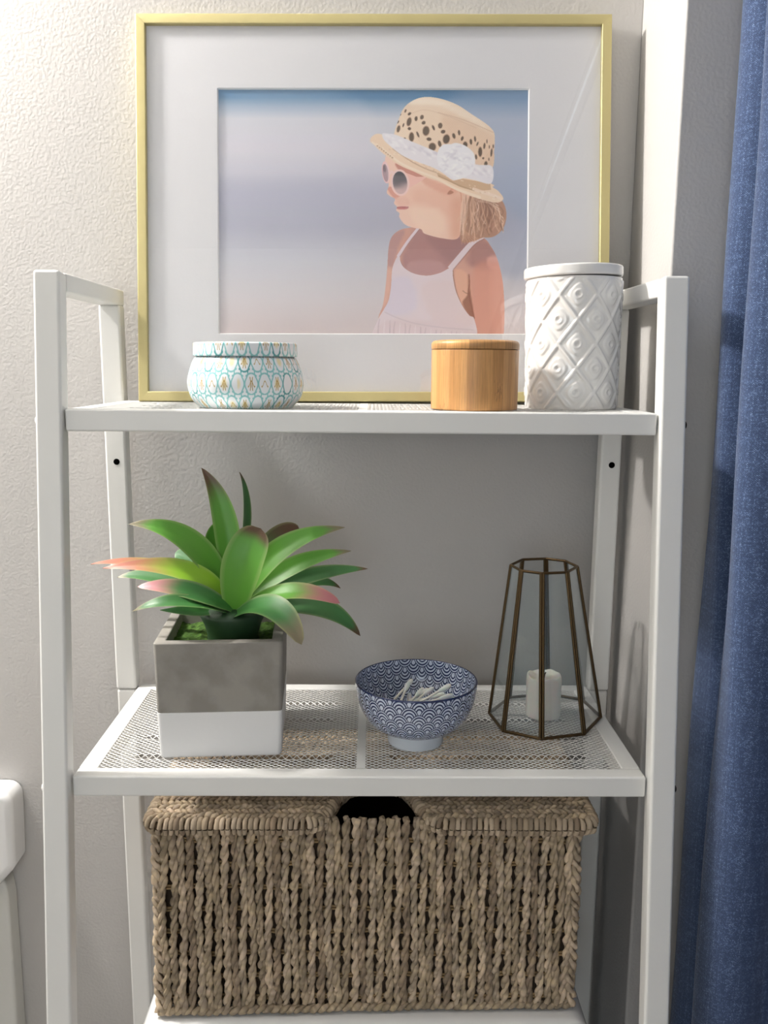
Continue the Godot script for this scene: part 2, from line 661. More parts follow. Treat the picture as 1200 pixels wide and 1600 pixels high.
func paint_print() -> Image:
	pr = Image.create(PW, PH, false, Image.FORMAT_RGBA8)
	var grad := Gradient.new()
	grad.offsets = PackedFloat32Array([0.0, 0.035, 0.07, 0.12, 0.25, 0.42, 0.55, 0.7, 0.85, 1.0])
	grad.colors = PackedColorArray([rgbc(92, 138, 178), rgbc(88, 132, 172), rgbc(150, 172, 196), rgbc(208, 210, 220), rgbc(212, 211, 222),
		rgbc(190, 191, 208), rgbc(186, 187, 203), rgbc(205, 206, 216), rgbc(214, 209, 214), rgbc(214, 202, 204)])
	for y in PH:
		pr.fill_rect(Rect2i(0, y, PW, 1), grad.sample(float(y) / PH))
	shade(pts_of([700, 150, 840, 140, 840, 330, 790, 320, 730, 230]), rgbc(150, 168, 196), 0.55, 5)
	shade(pts_of([760, 330, 840, 320, 840, 420, 780, 420]), rgbc(160, 168, 190), 0.5, 5)
	shade(pts_of([340, 150, 560, 152, 560, 260, 340, 270]), rgbc(226, 224, 232), 0.2, 5)
	shade(pts_of([336, 280, 600, 285, 600, 360, 336, 355]), rgbc(176, 178, 198), 0.2, 5)

	# body, then the dress over it
	var body := pts_of([659, 346, 641, 351, 624, 355, 611, 366, 606, 384, 604, 416, 601, 448, 597, 474, 590, 497, 600, 530, 700, 545, 788, 540, 790, 520, 791, 490, 790, 459, 787, 431, 779, 400, 769, 381, 757, 367, 725, 352, 690, 340])
	var bm := mask_of(body)
	shade(body, rgbc(206, 150, 134), 1.0, 0)
	shade(pts_of([655, 352, 640, 370, 626, 400, 640, 425, 690, 425, 720, 395, 745, 372, 720, 362, 690, 366]), rgbc(160, 112, 114), 0.8, 4, bm)
	shade(pts_of([664, 362, 720, 366, 735, 380, 715, 405, 690, 395]), rgbc(140, 92, 95), 0.45, 4, bm)
	shade(pts_of([640, 405, 690, 405, 690, 430, 640, 430]), rgbc(196, 150, 152), 0.5, 3, bm)
	shade(pts_of([750, 368, 776, 385, 782, 410, 745, 415, 730, 400]), rgbc(150, 98, 96), 0.7, 4, bm)
	shade(pts_of([764, 398, 781, 396, 786, 414, 766, 414]), rgbc(226, 166, 158), 0.9, 3, bm)
	shade(pts_of([742, 415, 790, 415, 792, 530, 745, 530]), rgbc(214, 136, 112), 0.55, 4, bm)
	shade(pts_of([770, 420, 795, 420, 795, 530, 775, 530]), rgbc(228, 160, 140), 0.5, 4, bm)
	shade(pts_of([710, 420, 732, 425, 738, 480, 720, 470]), rgbc(226, 170, 140), 0.8, 3, bm)
	shade(pts_of([600, 380, 612, 362, 632, 356, 622, 380, 610, 420]), rgbc(172, 130, 132), 0.7, 3, bm)
	shade(pts_of([598, 425, 612, 415, 606, 460, 596, 475]), rgbc(226, 176, 158), 0.7, 3, bm)
	shade(pts_of([733, 424, 736, 448, 743, 494, 738, 492, 724, 470, 732, 455]), rgbc(120, 58, 34), 0.75, 2, bm)
	shade(stroke([734, 424, 735, 440, 734, 455, 743, 494], 1.6, 2.0), rgbc(130, 62, 42), 0.8, 1, bm)
	shade(stroke([724, 450, 730, 454, 736, 454], 1.2, 1.4), rgbc(120, 70, 50), 0.6, 1, bm)
	var dress := pts_of([589, 497, 598, 481, 606, 466, 610, 444, 612, 416, 619, 398, 623.5, 394, 625, 404, 631, 414, 646, 423, 667, 426.5, 687, 422.5, 700, 416, 707, 412, 709, 431, 714, 453, 724, 474, 735, 489, 743, 495, 745, 528, 700, 540, 600, 540, 578, 530])
	var dm := mask_of(dress)
	shade(stroke([624, 404, 632, 416, 648, 425, 668, 428, 690, 423, 706, 414], 2.4, 2.4), rgbc(120, 78, 76), 0.6, 1, bm)
	shade(stroke([708, 414, 710, 434, 715, 455, 725, 476, 743, 497], 2.2, 2.0), rgbc(130, 80, 66), 0.7, 1, bm)
	shade(dress, rgbc(224, 210, 218), 1.0, 0)
	shade(pts_of([600, 440, 640, 430, 650, 480, 600, 485]), rgbc(212, 204, 226), 0.6, 4, dm)
	shade(pts_of([660, 440, 720, 440, 745, 500, 680, 500]), rgbc(222, 202, 206), 0.7, 4, dm)
	shade(pts_of([590, 505, 640, 495, 745, 512, 745, 540, 585, 540]), rgbc(216, 196, 200), 0.6, 4, dm)
	shade(stroke([600, 484, 620, 493, 650, 502, 690, 508, 742, 512], 1.5, 1.5), rgbc(196, 180, 190), 0.6, 1, dm)
	for k in 17:
		var x := 592.0 + k * 8.2
		var y := 490.0 + minf(k * 1.6, 20.0)
		shade(stroke([x, y + 4, x - 2 + (k % 3), y + 18, x - 3 + (k % 4), 540], 1.0, 2.2), rgbc(176, 156, 168) if k % 3 != 1 else rgbc(238, 228, 234), 0.5, 1, dm)
	shade(stroke([621, 397, 636, 374, 657, 347], 5.2, 4.0), rgbc(228, 212, 222), 1.0, 0)
	shade(stroke([624, 397, 639, 374, 660, 348], 1.0, 1.0), rgbc(140, 100, 104), 0.6, 1)
	shade(stroke([704, 416, 722, 394, 740, 374, 757, 364], 9.5, 7.0), rgbc(224, 208, 216), 1.0, 0)
	shade(stroke([709, 417, 727, 396, 744, 377, 758, 369], 1.4, 1.0), rgbc(136, 90, 88), 0.6, 1)

	# hair behind the neck
	var hair := pts_of([726, 292, 745, 297, 770, 303, 786, 309, 793, 330, 788, 352, 773, 365, 755, 367, 742, 372, 722, 374, 721, 352, 727, 322])
	shade(hair, rgbc(172, 122, 96), 0.95, 1)
	shade(pts_of([728, 300, 770, 306, 780, 330, 760, 350, 738, 340]), rgbc(118, 74, 56), 0.65, 3)
	rng.seed = 11
	for k in 90:
		var a := rng.randf()
		var sx := 730.0 + 52.0 * a
		var sy := 296.0 + 13.0 * a + rng.randf() * 16.0
		var ex := 724.0 + 64.0 * clampf(a + rng.randf_range(-0.25, 0.3), 0.0, 1.0)
		var ey := 346.0 + 24.0 * rng.randf() - absf(ex - 752.0) * 0.3
		var tone: Color = [rgbc(232, 194, 168), rgbc(206, 160, 130), rgbc(150, 100, 76), rgbc(112, 72, 54), rgbc(242, 212, 192), rgbc(172, 122, 94)][k % 6]
		shade(stroke([sx, sy, lerpf(sx, ex, 0.3) + rng.randf_range(-3.0, 7.0), lerpf(sy, ey, 0.4), lerpf(sx, ex, 0.75) + rng.randf_range(-5.0, 5.0), lerpf(sy, ey, 0.75), ex, ey], 0.9, 1.7), tone, 0.55, 1)
	for k in 4:
		shade(stroke([738.0 + k * 3, 304.0 + k * 2, 756.0 + k * 3, 304.0 + k * 3, 780.0 + k, 312.0 + k * 5], 0.9, 1.2), rgbc(240, 208, 186), 0.7, 1)
	for k in 7:
		shade(stroke([733.0 - k, 330.0 + k * 3, 727.0 - k * 1.5, 350.0, 722.0 + k * 5, 378.0 - k], 0.9, 0.9), rgbc(214, 160, 130), 0.7, 1)

	# neck and face
	var face := pts_of([603, 238, 601, 255, 604, 272, 606, 286, 603, 296, 608, 302, 616, 306.5, 614.5, 313, 619, 319, 618, 324.5, 623, 328.5, 623.5, 336, 633, 347, 648, 352, 658, 354, 664, 361, 692, 368, 716, 368, 723, 345, 729, 318, 734, 292, 702, 280, 664, 262, 627, 243])
	var fm := mask_of(face)
	shade(face, rgbc(242, 202, 182), 1.0, 0)
	shade(pts_of([640, 290, 700, 290, 716, 320, 690, 340, 650, 325]), rgbc(230, 174, 150), 0.55, 5, fm)
	shade(pts_of([640, 318, 690, 325, 690, 362, 655, 355]), rgbc(246, 212, 190), 0.8, 4, fm)
	shade(pts_of([706, 306, 732, 298, 726, 368, 706, 368]), rgbc(216, 150, 120), 0.6, 5, fm)
	shade(pts_of([604, 290, 616, 288, 626, 298, 616, 306]), rgbc(214, 136, 120), 0.8, 2, fm)
	shade(pts_of([617, 305, 634, 303, 640, 315, 622, 318]), rgbc(230, 176, 158), 0.6, 3, fm)
	shade(pts_of([616, 252, 640, 250, 667, 271, 650, 276, 634, 272]), rgbc(196, 120, 104), 0.9, 2, fm)
	shade(pts_of([660, 272, 690, 282, 716, 292, 700, 300, 664, 284]), rgbc(220, 150, 124), 0.6, 3, fm)
	shade(ellipse(628, 320.5, 9.5, 2.6, -0.03), rgbc(192, 104, 104), 0.95, 1, fm)
	shade(stroke([619, 319.5, 628, 319.6, 638, 319], 0.9, 0.7), rgbc(140, 66, 66), 0.7, 1, fm)
	shade(pts_of([699, 299, 703, 293, 709, 296, 704, 299]), rgbc(150, 84, 58), 0.75, 1, fm)
	shade(stroke([704, 292, 712, 290, 720, 297, 722, 312], 2.0, 2.0), rgbc(204, 132, 100), 0.6, 1, fm)

	# locks that fall over the ear and the side of the neck
	rng.seed = 23
	for k in 34:
		var x0 := rng.randf_range(722.0, 742.0)
		var x1 := x0 - rng.randf_range(-4.0, 9.0)
		var tone: Color = [rgbc(226, 184, 156), rgbc(196, 148, 118), rgbc(150, 102, 78), rgbc(238, 206, 184)][k % 4]
		shade(stroke([x0, rng.randf_range(296.0, 306.0), x0 - rng.randf_range(-2.0, 5.0), 322.0, x1, rng.randf_range(340.0, 374.0)], 0.9, 1.6), tone, 0.6, 1)

	# sunglasses
	shade(ellipse(601.5, 265, 6.2, 17.5, -0.12), rgbc(238, 200, 200), 1.0, 0)
	shade(ellipse(601, 266, 4.4, 14.0, -0.12), rgbc(176, 150, 158), 1.0, 0)
	shade(ellipse(599.5, 259, 2.6, 6.0, -0.12), rgbc(110, 96, 104), 0.7, 2)
	shade(pts_of([634, 266, 650, 272, 668, 271.5, 655, 280, 640, 289, 634, 284], false), rgbc(240, 188, 176), 1.0, 0)
	shade(stroke([607, 268, 610, 264, 613, 266], 4.0, 4.0), rgbc(242, 206, 200), 1.0, 0)
	shade(ellipse(624, 281, 15.0, 21.0, -0.13), rgbc(242, 204, 198), 1.0, 0)
	shade(ellipse(624, 281, 12.0, 18.2, -0.13), rgbc(214, 184, 184), 1.0, 0)
	var lens := mask_of(ellipse(624, 281, 11.3, 17.5, -0.13))
	shade(ellipse(624, 281, 11.3, 17.5, -0.13), rgbc(206, 172, 172), 1.0, 0)
	shade(pts_of([608, 258, 640, 258, 640, 280, 610, 286]), rgbc(70, 68, 76), 0.85, 4, lens)
	shade(pts_of([612, 262, 636, 262, 636, 270, 614, 270]), rgbc(48, 48, 56), 0.7, 3, lens)

	# hat: brim, crown, ribbon and flower
	var brim := pts_of([576.5, 216.5, 580, 209, 595, 206, 640, 225, 700, 255, 768, 282, 771, 288, 780, 294, 788, 306, 777, 312, 752, 306.7, 729, 299.5, 708, 290.5, 685, 279, 666, 273, 646, 264, 621, 253, 598, 236.5, 582, 222])
	shade(brim, rgbc(238, 210, 182), 1.0, 0)
	var brm := mask_of(brim)
	shade(stroke([579, 218, 600, 232, 624, 250, 650, 262, 686, 276, 712, 290, 752, 304], 3.0, 4.0), rgbc(250, 232, 212), 0.7, 1, brm)
	shade(stroke([612, 228, 640, 247, 664, 259, 684, 266], 1.8, 1.6), rgbc(186, 146, 110), 0.7, 1, brm)
	for k in 8:
		shade(ellipse(588.0 + k * 3.4, 224.0 + k * 2.6, 1.6, 1.1, 0.6), rgbc(170, 124, 84), 0.7, 1, brm)
	var under := pts_of([680, 263, 694, 270, 708, 278, 723, 275, 742, 278, 767, 282, 768.5, 292, 752, 293.5, 739, 293, 719, 287.5, 700, 278.5, 685, 272], false)
	shade(under, rgbc(206, 168, 130), 1.0, 0)
	shade(stroke([684, 270, 704, 279, 722, 287, 742, 293], 2.0, 2.4), rgbc(172, 130, 92), 0.6, 1)
	shade(stroke([739, 290, 756, 296, 776, 302, 786, 307], 4.5, 5.0), rgbc(246, 222, 204), 0.8, 1)
	rng.seed = 5
	for k in 60:
		var a := rng.randf()
		var x := lerpf(582, 780, a)
		var y := 219.0 + (x - 582.0) * 0.44 + rng.randf_range(-4, 4)
		shade(ellipse(x, y, 1.6, 0.8, 0.5), rgbc(255, 240, 222) if k % 2 else rgbc(206, 168, 134), 0.5, 1, brm)
	var crown := pts_of([615, 203, 622, 182, 628.5, 167, 639, 156.5, 654, 149.6, 671, 148, 693, 152, 716, 161, 737, 174.5, 758, 188, 769, 197.5, 773.5, 207, 773, 228, 770, 258, 745, 262, 700, 255, 650, 235, 618, 215])
	shade(crown, rgbc(240, 214, 188), 1.0, 0)
	var cm := mask_of(crown)
	shade(pts_of([640, 160, 690, 164, 760, 200, 740, 176, 690, 154, 655, 150]), rgbc(250, 234, 214), 0.7, 3, cm)
	shade(pts_of([690, 178, 770, 206, 772, 256, 720, 250]), rgbc(226, 190, 160), 0.7, 4, cm)
	shade(stroke([684, 172, 720, 182, 746, 192, 772, 203], 1.0, 1.2), rgbc(190, 146, 116), 0.55, 1, cm)
	shade(stroke([640, 174, 664, 168, 700, 178, 745, 196], 0.9, 0.9), rgbc(206, 168, 138), 0.5, 1, cm)
	for k in 60:   # straw weave
		var x := 618.0 + k * 2.7
		shade(stroke([x, 160, x + 30, 205, x + 56, 255], 0.55, 0.55), rgbc(200, 160, 128), 0.35, 0, cm)
		shade(stroke([x + 40, 150, x + 8, 200, x - 30, 255], 0.55, 0.55), rgbc(255, 240, 222), 0.35, 0, cm)
	# holes of the straw weave: x, y, half width, half height, turn (pixels of a 5.217x view from 570, 140)
	var holes := [[268, 300, 13, 28, 0.25], [325, 155, 7, 14, 0.4], [358, 178, 15, 10, -0.6], [355, 242, 18, 34, 0.25], [308, 270, 6, 17, 0.3], [413, 217, 12, 19, 0.1], [461, 205, 14, 18, 0.4],
		[475, 250, 16, 13, -0.4], [495, 316, 27, 37, 0.1], [556, 290, 9, 22, -0.4], [612, 273, 17, 22, 0.1], [636, 322, 18, 14, -0.3], [663, 382, 27, 36, 0.2], [428, 345, 8, 25, -0.4], [376, 366, 20, 37, 0.0],
		[520, 383, 20, 13, 0.1], [548, 445, 29, 31, 0.0], [608, 420, 13, 25, -0.25], [725, 356, 12, 22, -0.3], [768, 330, 9, 21, -0.1], [794, 377, 10, 18, 0.3], [819, 428, 18, 25, 0.0], [866, 403, 10, 22, -0.1],
		[900, 380, 8, 22, -0.1], [920, 420, 6, 17, 0.4], [943, 485, 16, 38, 0.0], [977, 437, 8, 24, 0.1], [998, 400, 4, 18, 0.0], [1018, 445, 4, 15, 0.0], [1036, 490, 8, 33, 0.1], [909, 526, 9, 20, -0.1],
		[968, 537, 8, 9, 0.5], [1015, 545, 4, 13, 0.0], [990, 583, 13, 22, 0.1], [358, 298, 13, 12, 0.3], [320, 378, 8, 8, 0.0], [265, 245, 5, 13, 0.5], [1050, 440, 5, 16, 0.0], [285, 185, 4, 8, 0.5]]
	for h in holes:
		var el := ellipse(570 + h[0] / 5.217, 140 + h[1] / 5.217, h[2] / 5.217 * 1.12, h[3] / 5.217 * 1.12, h[4])
		shade(el, rgbc(150, 106, 78), 0.8, 1, cm)
		shade(ellipse(570 + h[0] / 5.217, 140 + h[1] / 5.217, h[2] / 5.217 * 0.92, h[3] / 5.217 * 0.92, h[4]), rgbc(78, 60, 46), 0.95, 0, cm)
	var band := pts_of([596, 205, 606, 205, 618, 207, 646, 218.5, 670, 228, 690, 236, 742, 252, 769.5, 255.5, 768.5, 282, 742, 277, 723, 274, 708, 277, 692, 266.5, 677, 258, 647, 247, 627, 238.5, 608, 224, 598, 214])
	shade(band, rgbc(234, 230, 238), 0.97, 1)
	var bdm := mask_of(band)
	rng.seed = 8
	for k in 70:
		var a := rng.randf()
		var x := lerpf(600, 768, a)
		var y := lerpf(214, 268, a) + rng.randf_range(-7, 7)
		shade(ellipse(x, y, rng.randf_range(3, 7), rng.randf_range(1.2, 2.6), rng.randf_range(0, 0.9)), rgbc(252, 250, 252) if k % 3 else rgbc(206, 200, 214), 0.4, 2, bdm)
	shade(pts_of([684, 232, 692, 222, 704, 221, 712, 219, 724, 222, 734, 228, 741, 236, 743, 250, 739, 264, 728, 272, 712, 276, 700, 268, 690, 262, 683, 248]), rgbc(240, 238, 244), 1.0, 1)
	for k in 46:
		var a := rng.randf() * TAU
		var r := sqrt(rng.randf()) * 24.0
		var x := 713.0 + cos(a) * r * 1.05
		var y := 248.0 + sin(a) * r
		shade(stroke([x - 5, y + rng.randf_range(-4, 4), x, y + rng.randf_range(-3, 3), x + 5, y + rng.randf_range(-4, 4)], 1.6, 3.4), rgbc(255, 255, 255) if k % 5 < 3 else rgbc(206, 202, 216), 0.4, 2)
	var lift_layer := layer(Color.WHITE)   # thin white layer that lifts the colours of the figure
	for q in [body, hair, face, dress, brim, crown, band]: fill(lift_layer, q, Color(1, 1, 1, 0.13))
	pr.blend_rect(lift_layer, Rect2i(0, 0, PW, PH), Vector2i.ZERO)
	pr.convert(Image.FORMAT_RGB8)
	return pr


func picture() -> void:
	var w := 0.526
	var h := 0.4255
	var o := thing("framed_photograph", "gold framed beach photograph of a child in a straw hat leaning on the wall", "picture", V(0.0098, SY1 + 0.0021, -0.1762))
	var tilt := 0.1258
	o.basis = Basis(Vector3.UP, -0.0131) * Basis(Vector3.RIGHT, -tilt) * Basis(Vector3.BACK, 0.0064)
	var fw := 0.0108     # face of the moulding
	var fd := 0.0155     # depth, behind the face
	# four mitred lengths of moulding
	var ends := [[V(-w / 2, 0, 0), V(w / 2, 0, 0), V(0, 1, 0)], [V(w / 2, 0, 0), V(w / 2, h, 0), V(-1, 0, 0)], [V(w / 2, h, 0), V(-w / 2, h, 0), V(0, -1, 0)], [V(-w / 2, h, 0), V(-w / 2, 0, 0), V(1, 0, 0)]]
	for e in ends:
		var a: Vector3 = e[0]
		var b: Vector3 = e[1]
		var inn: Vector3 = e[2]
		var d := (b - a).normalized()
		var mb := MB.new()
		var prof := [Vector2(0, -fd), Vector2(0, -0.0012), Vector2(0.0003, -0.0003), Vector2(0.0012, 0), Vector2(fw - 0.001, 0), Vector2(fw - 0.0002, -0.0003), Vector2(fw, -0.001), Vector2(fw, -fd)]
		var ra := []
		var rb := []
		for q in prof:
			ra.append(mb.p(a + inn * q.x + d * (q.x + 0.00012) + V(0, 0, q.y), Vector2(0, q.x)))
			rb.append(mb.p(b + inn * q.x - d * (q.x + 0.00012) + V(0, 0, q.y), Vector2(1, q.x)))
		for k in prof.size() - 1:
			mb.q(ra[k], rb[k], rb[k + 1], ra[k + 1])
		var k2 := prof.size() - 1
		mb.q(ra[k2], rb[k2], rb[0], ra[0])
		for k in range(1, prof.size() - 1):
			mb.t(ra[0], ra[k], ra[k + 1])
			mb.t(rb[0], rb[k + 1], rb[k])
		part("frame_moulding", mb, M.gold, o)
	var ow := 0.3476
	var oh := 0.2719
	var ox := -0.0003
	var oy := 0.0756
	var zm := -0.0062
	# mat board with a bevelled window
	var mb := MB.new()
	var outer := [V(-w / 2 + 0.004, 0.004, zm), V(w / 2 - 0.004, 0.004, zm), V(w / 2 - 0.004, h - 0.004, zm), V(-w / 2 + 0.004, h - 0.004, zm)]
	var inner := [V(ox - ow / 2, oy, zm), V(ox + ow / 2, oy, zm), V(ox + ow / 2, oy + oh, zm), V(ox - ow / 2, oy + oh, zm)]
	for k in 4:
		var k1 := (k + 1) % 4
		mb.quad(outer[k], outer[k1], inner[k1], inner[k])
	part("mat_board", mb, M.mat_board, o, false)
	mb = MB.new()
	var bevel := 0.0012
	var ctr := V(ox, oy + oh / 2, 0)
	for k in 4:
		var k1 := (k + 1) % 4
		var ia: Vector3 = inner[k] + V(-signf(inner[k].x - ctr.x) * bevel, -signf(inner[k].y - ctr.y) * bevel, -0.0022)
		var ib: Vector3 = inner[k1] + V(-signf(inner[k1].x - ctr.x) * bevel, -signf(inner[k1].y - ctr.y) * bevel, -0.0022)
		mb.quad(inner[k], inner[k1], ib, ia)
	part("mat_bevel", mb, M.mat_core, o, false)
	mb = MB.new()
	var zp := zm - 0.0024
	var a := mb.p(V(ox - ow / 2 - 0.001, oy - 0.001, zp), Vector2(-0.003, 1.003))
	var b := mb.p(V(ox + ow / 2 + 0.001, oy - 0.001, zp), Vector2(1.003, 1.003))
	var c := mb.p(V(ox + ow / 2 + 0.001, oy + oh + 0.001, zp), Vector2(1.003, -0.003))
	var d := mb.p(V(ox - ow / 2 - 0.001, oy + oh + 0.001, zp), Vector2(-0.003, -0.003))
	mb.q(a, b, c, d)
	var pm := textured(paint_print(), 0.6)
	pm.texture_repeat = false
	var ph := part("photo_print", mb, pm, o)
	tag(ph, "photo print of a child in straw hat and pink sunglasses on a beach")
	mb = MB.new()
	box(mb, V(-w / 2 + 0.005, 0.005, -fd + 0.001), V(w / 2 - 0.005, h - 0.005, -fd + 0.004), 0.0005, 1)
	part("backing_board", mb, M.backing, o)
	mb = MB.new()
	box(mb, V(-w / 2 + fw - 0.003, fw - 0.003, -0.0051), V(w / 2 - fw + 0.003, h - fw + 0.003, -0.0032), 0.0001, 1)
	part("glass_pane", mb, M.pane, o)


# ------------------------------------------------------------------ things on the top shelf
func tin() -> void:
	var o := thing("lidded_tin", "squat round candle tin with teal and gold lattice print, left on the top shelf", "tin", V(-0.1160, SY1, -0.066))
	var w := 1024
	var h := 256
	var img := Image.create(w, h, false, Image.FORMAT_RGB8)
	var n := 28.0
	var base := Color8(236, 240, 244)
	var teal := Color8(134, 196, 198)
	var teal2 := Color8(84, 156, 160)
	var goldc := Color8(168, 136, 70)
	var pale := Color8(238, 226, 178)
	for y in h:
		for x in w:
			var X := x * n / w
			var Y := y * 7.0 / h + 0.1
			var row := floorf(Y)
			var cx := X + 0.5 * fposmod(row, 2.0)
			var fx := cx - floorf(cx) - 0.5
			var fy := Y - row - 0.5
			var cell := int(floorf(cx)) * 7 + int(row) * 3
			var c := base
			# pale blot in some cells
			if posmod(cell, 3) == 0:
				c = c.lerp(pale, 0.8 * (1.0 - smoothstep(0.1, 0.3, Vector2(fx, fy).length())))
			# ogee outline
			var bow := 0.36 + 0.12 * cos(fy * TAU)
			var e := absf(absf(fx) - bow) / 0.062
			var cap := absf(absf(fy) - 0.4 - 0.07 * cos(fx * TAU * 1.0)) / 0.05
			var l := minf(e, cap + (0.0 if absf(fx) < 0.42 else 3.0))
			if l < 1.0:
				c = c.lerp(teal2 if posmod(cell, 5) == 2 else teal, smoothstep(1.0, 0.55, l))
			# gold motif: crossed curls
			var g := absf(absf(fx) - 0.05 - 0.55 * fy * fy) / 0.035
			if absf(fy) < 0.3 and g < 1.0 and posmod(cell, 2) == 0:
				c = c.lerp(goldc, smoothstep(1.0, 0.4, g))
			var g2 := absf(fy - 0.12 * cos(fx * 14.0)) / 0.045
			if absf(fx) < 0.26 and g2 < 1.0 and posmod(cell, 4) != 1:
				c = c.lerp(goldc, 0.8 * smoothstep(1.0, 0.4, g2))
			img.set_pixel(x, y, c)
	var m := textured(img, 0.3)
	var k := 0.982
	var prof := []
	for q in smooth([Vector2(0.0475, 0.001), Vector2(0.0545, 0.009), Vector2(0.0580, 0.0215), Vector2(0.0572, 0.031), Vector2(0.0535, 0.043), Vector2(0.0505, 0.0485)], 5):
		prof.append(q * k)
	prof = [Vector2(0, 0.0006), Vector2(0.043, 0.0), Vector2(0.046, 0.0002)] + prof + [Vector2(0.0485, 0.0492) * k, Vector2(0.0485, 0.051) * k, Vector2(0.0, 0.051) * k]
	part("body", lathe(MB.new(), prof, 72), m, o)
	var m2 := m.duplicate()
	m2.uv1_scale = Vector3(1.0, 0.3, 1)
	m2.uv1_offset = Vector3(0.31, 0.13, 0)
	part("lid", lathe(MB.new(), [Vector2(0.0494, 0.0492), Vector2(0.0506, 0.0495), Vector2(0.0508, 0.0505), Vector2(0.0507, 0.0605), Vector2(0.050, 0.0622), Vector2(0.0475, 0.0625), Vector2(0.03, 0.0618), Vector2(0, 0.0618)], 72), m2, o)


func bamboo_box() -> void:
	var o := thing("bamboo_box", "round bamboo box with fitted lid on the top shelf beside the white jar", "box", V(0.1088, SY1 + 0.0003, -0.052))
	rng.seed = 3
	var w := 768
	var h := 256
	var img := Image.create(w, h, false, Image.FORMAT_RGB8)
	var fine := FastNoiseLite.new()
	fine.seed = 2
	fine.frequency = 0.09
	var tones := []
	for k in 44: tones.append(rng.randf_range(-0.075, 0.06))
	for x in w:
		var strip: float = tones[(x * 44 / w) % 44]
		for y in h:
			var g := fine.get_noise_2d(x * 3.2, y * 0.12) * 0.11 + fine.get_noise_2d(x * 9.0, y * 0.3 + 90) * 0.06
			var b := 1.0 + strip + g
			img.set_pixel(x, y, Color(0.775 * b, 0.575 * b * (1.0 + strip * 0.3), 0.355 * b * (1.0 + strip)))
	for k in 16:   # the flecked nodes of the bamboo
		var cx := rng.randi_range(20, w - 20)
		var cy := rng.randi_range(40, h - 40)
		for s in 26:
			var x := cx + int(rng.randfn(0, 8))
			var y := cy + int(rng.randfn(0, 9))
			var len := rng.randi_range(3, 9)
			for t in len:
				if x >= 0 and x < w and y + t < h:
					img.set_pixel(x, y + t, img.get_pixel(x, y + t).darkened(0.22))
	var m := textured(img, 0.42)
	m.clearcoat_enabled = true
	m.clearcoat = 0.2
	m.clearcoat_roughness = 0.4
	var r := 0.0423
	part("body", lathe(MB.new(), [Vector2(0, 0.0005), Vector2(r - 0.0012, 0), Vector2(r - 0.0003, 0.0004), Vector2(r - 0.0001, 0.0012), Vector2(r, 0.0564), Vector2(r - 0.0005, 0.0569), Vector2(0, 0.0569)], 72), m, o)
	# the lid is glued up from laths that run front to back
	var img2 := Image.create(256, 64, false, Image.FORMAT_RGB8)
	for x in 256:
		var lath := x * 13 / 256
		var tone: float = tones[lath * 3 % 44] * 1.8
		var edge := 0.82 if (x * 13) % 256 < 13 else 1.0
		for y in 64:
			var b := (1.0 + tone + fine.get_noise_2d(x * 4.0, y * 0.4 + 300) * 0.12) * edge
			img2.set_pixel(x, y, Color(0.77 * b, 0.575 * b, 0.36 * b))
	var m2 := textured(img2, 0.42)
	var mb := MB.new()
	var lp := [Vector2(0.0395, 0.0574), Vector2(r + 0.0002, 0.0574), Vector2(r + 0.0003, 0.0625), Vector2(r - 0.0006, 0.0643), Vector2(r - 0.0024, 0.0655), Vector2(r - 0.0055, 0.066), Vector2(0.02, 0.066), Vector2(0, 0.066)]
	lathe(mb, lp, 72)
	for i in mb.v.size():
		mb.uv[i] = Vector2(mb.v[i].x / 0.09 + 0.5, mb.v[i].z / 0.09 + 0.5)
	part("lid", mb, m2, o)


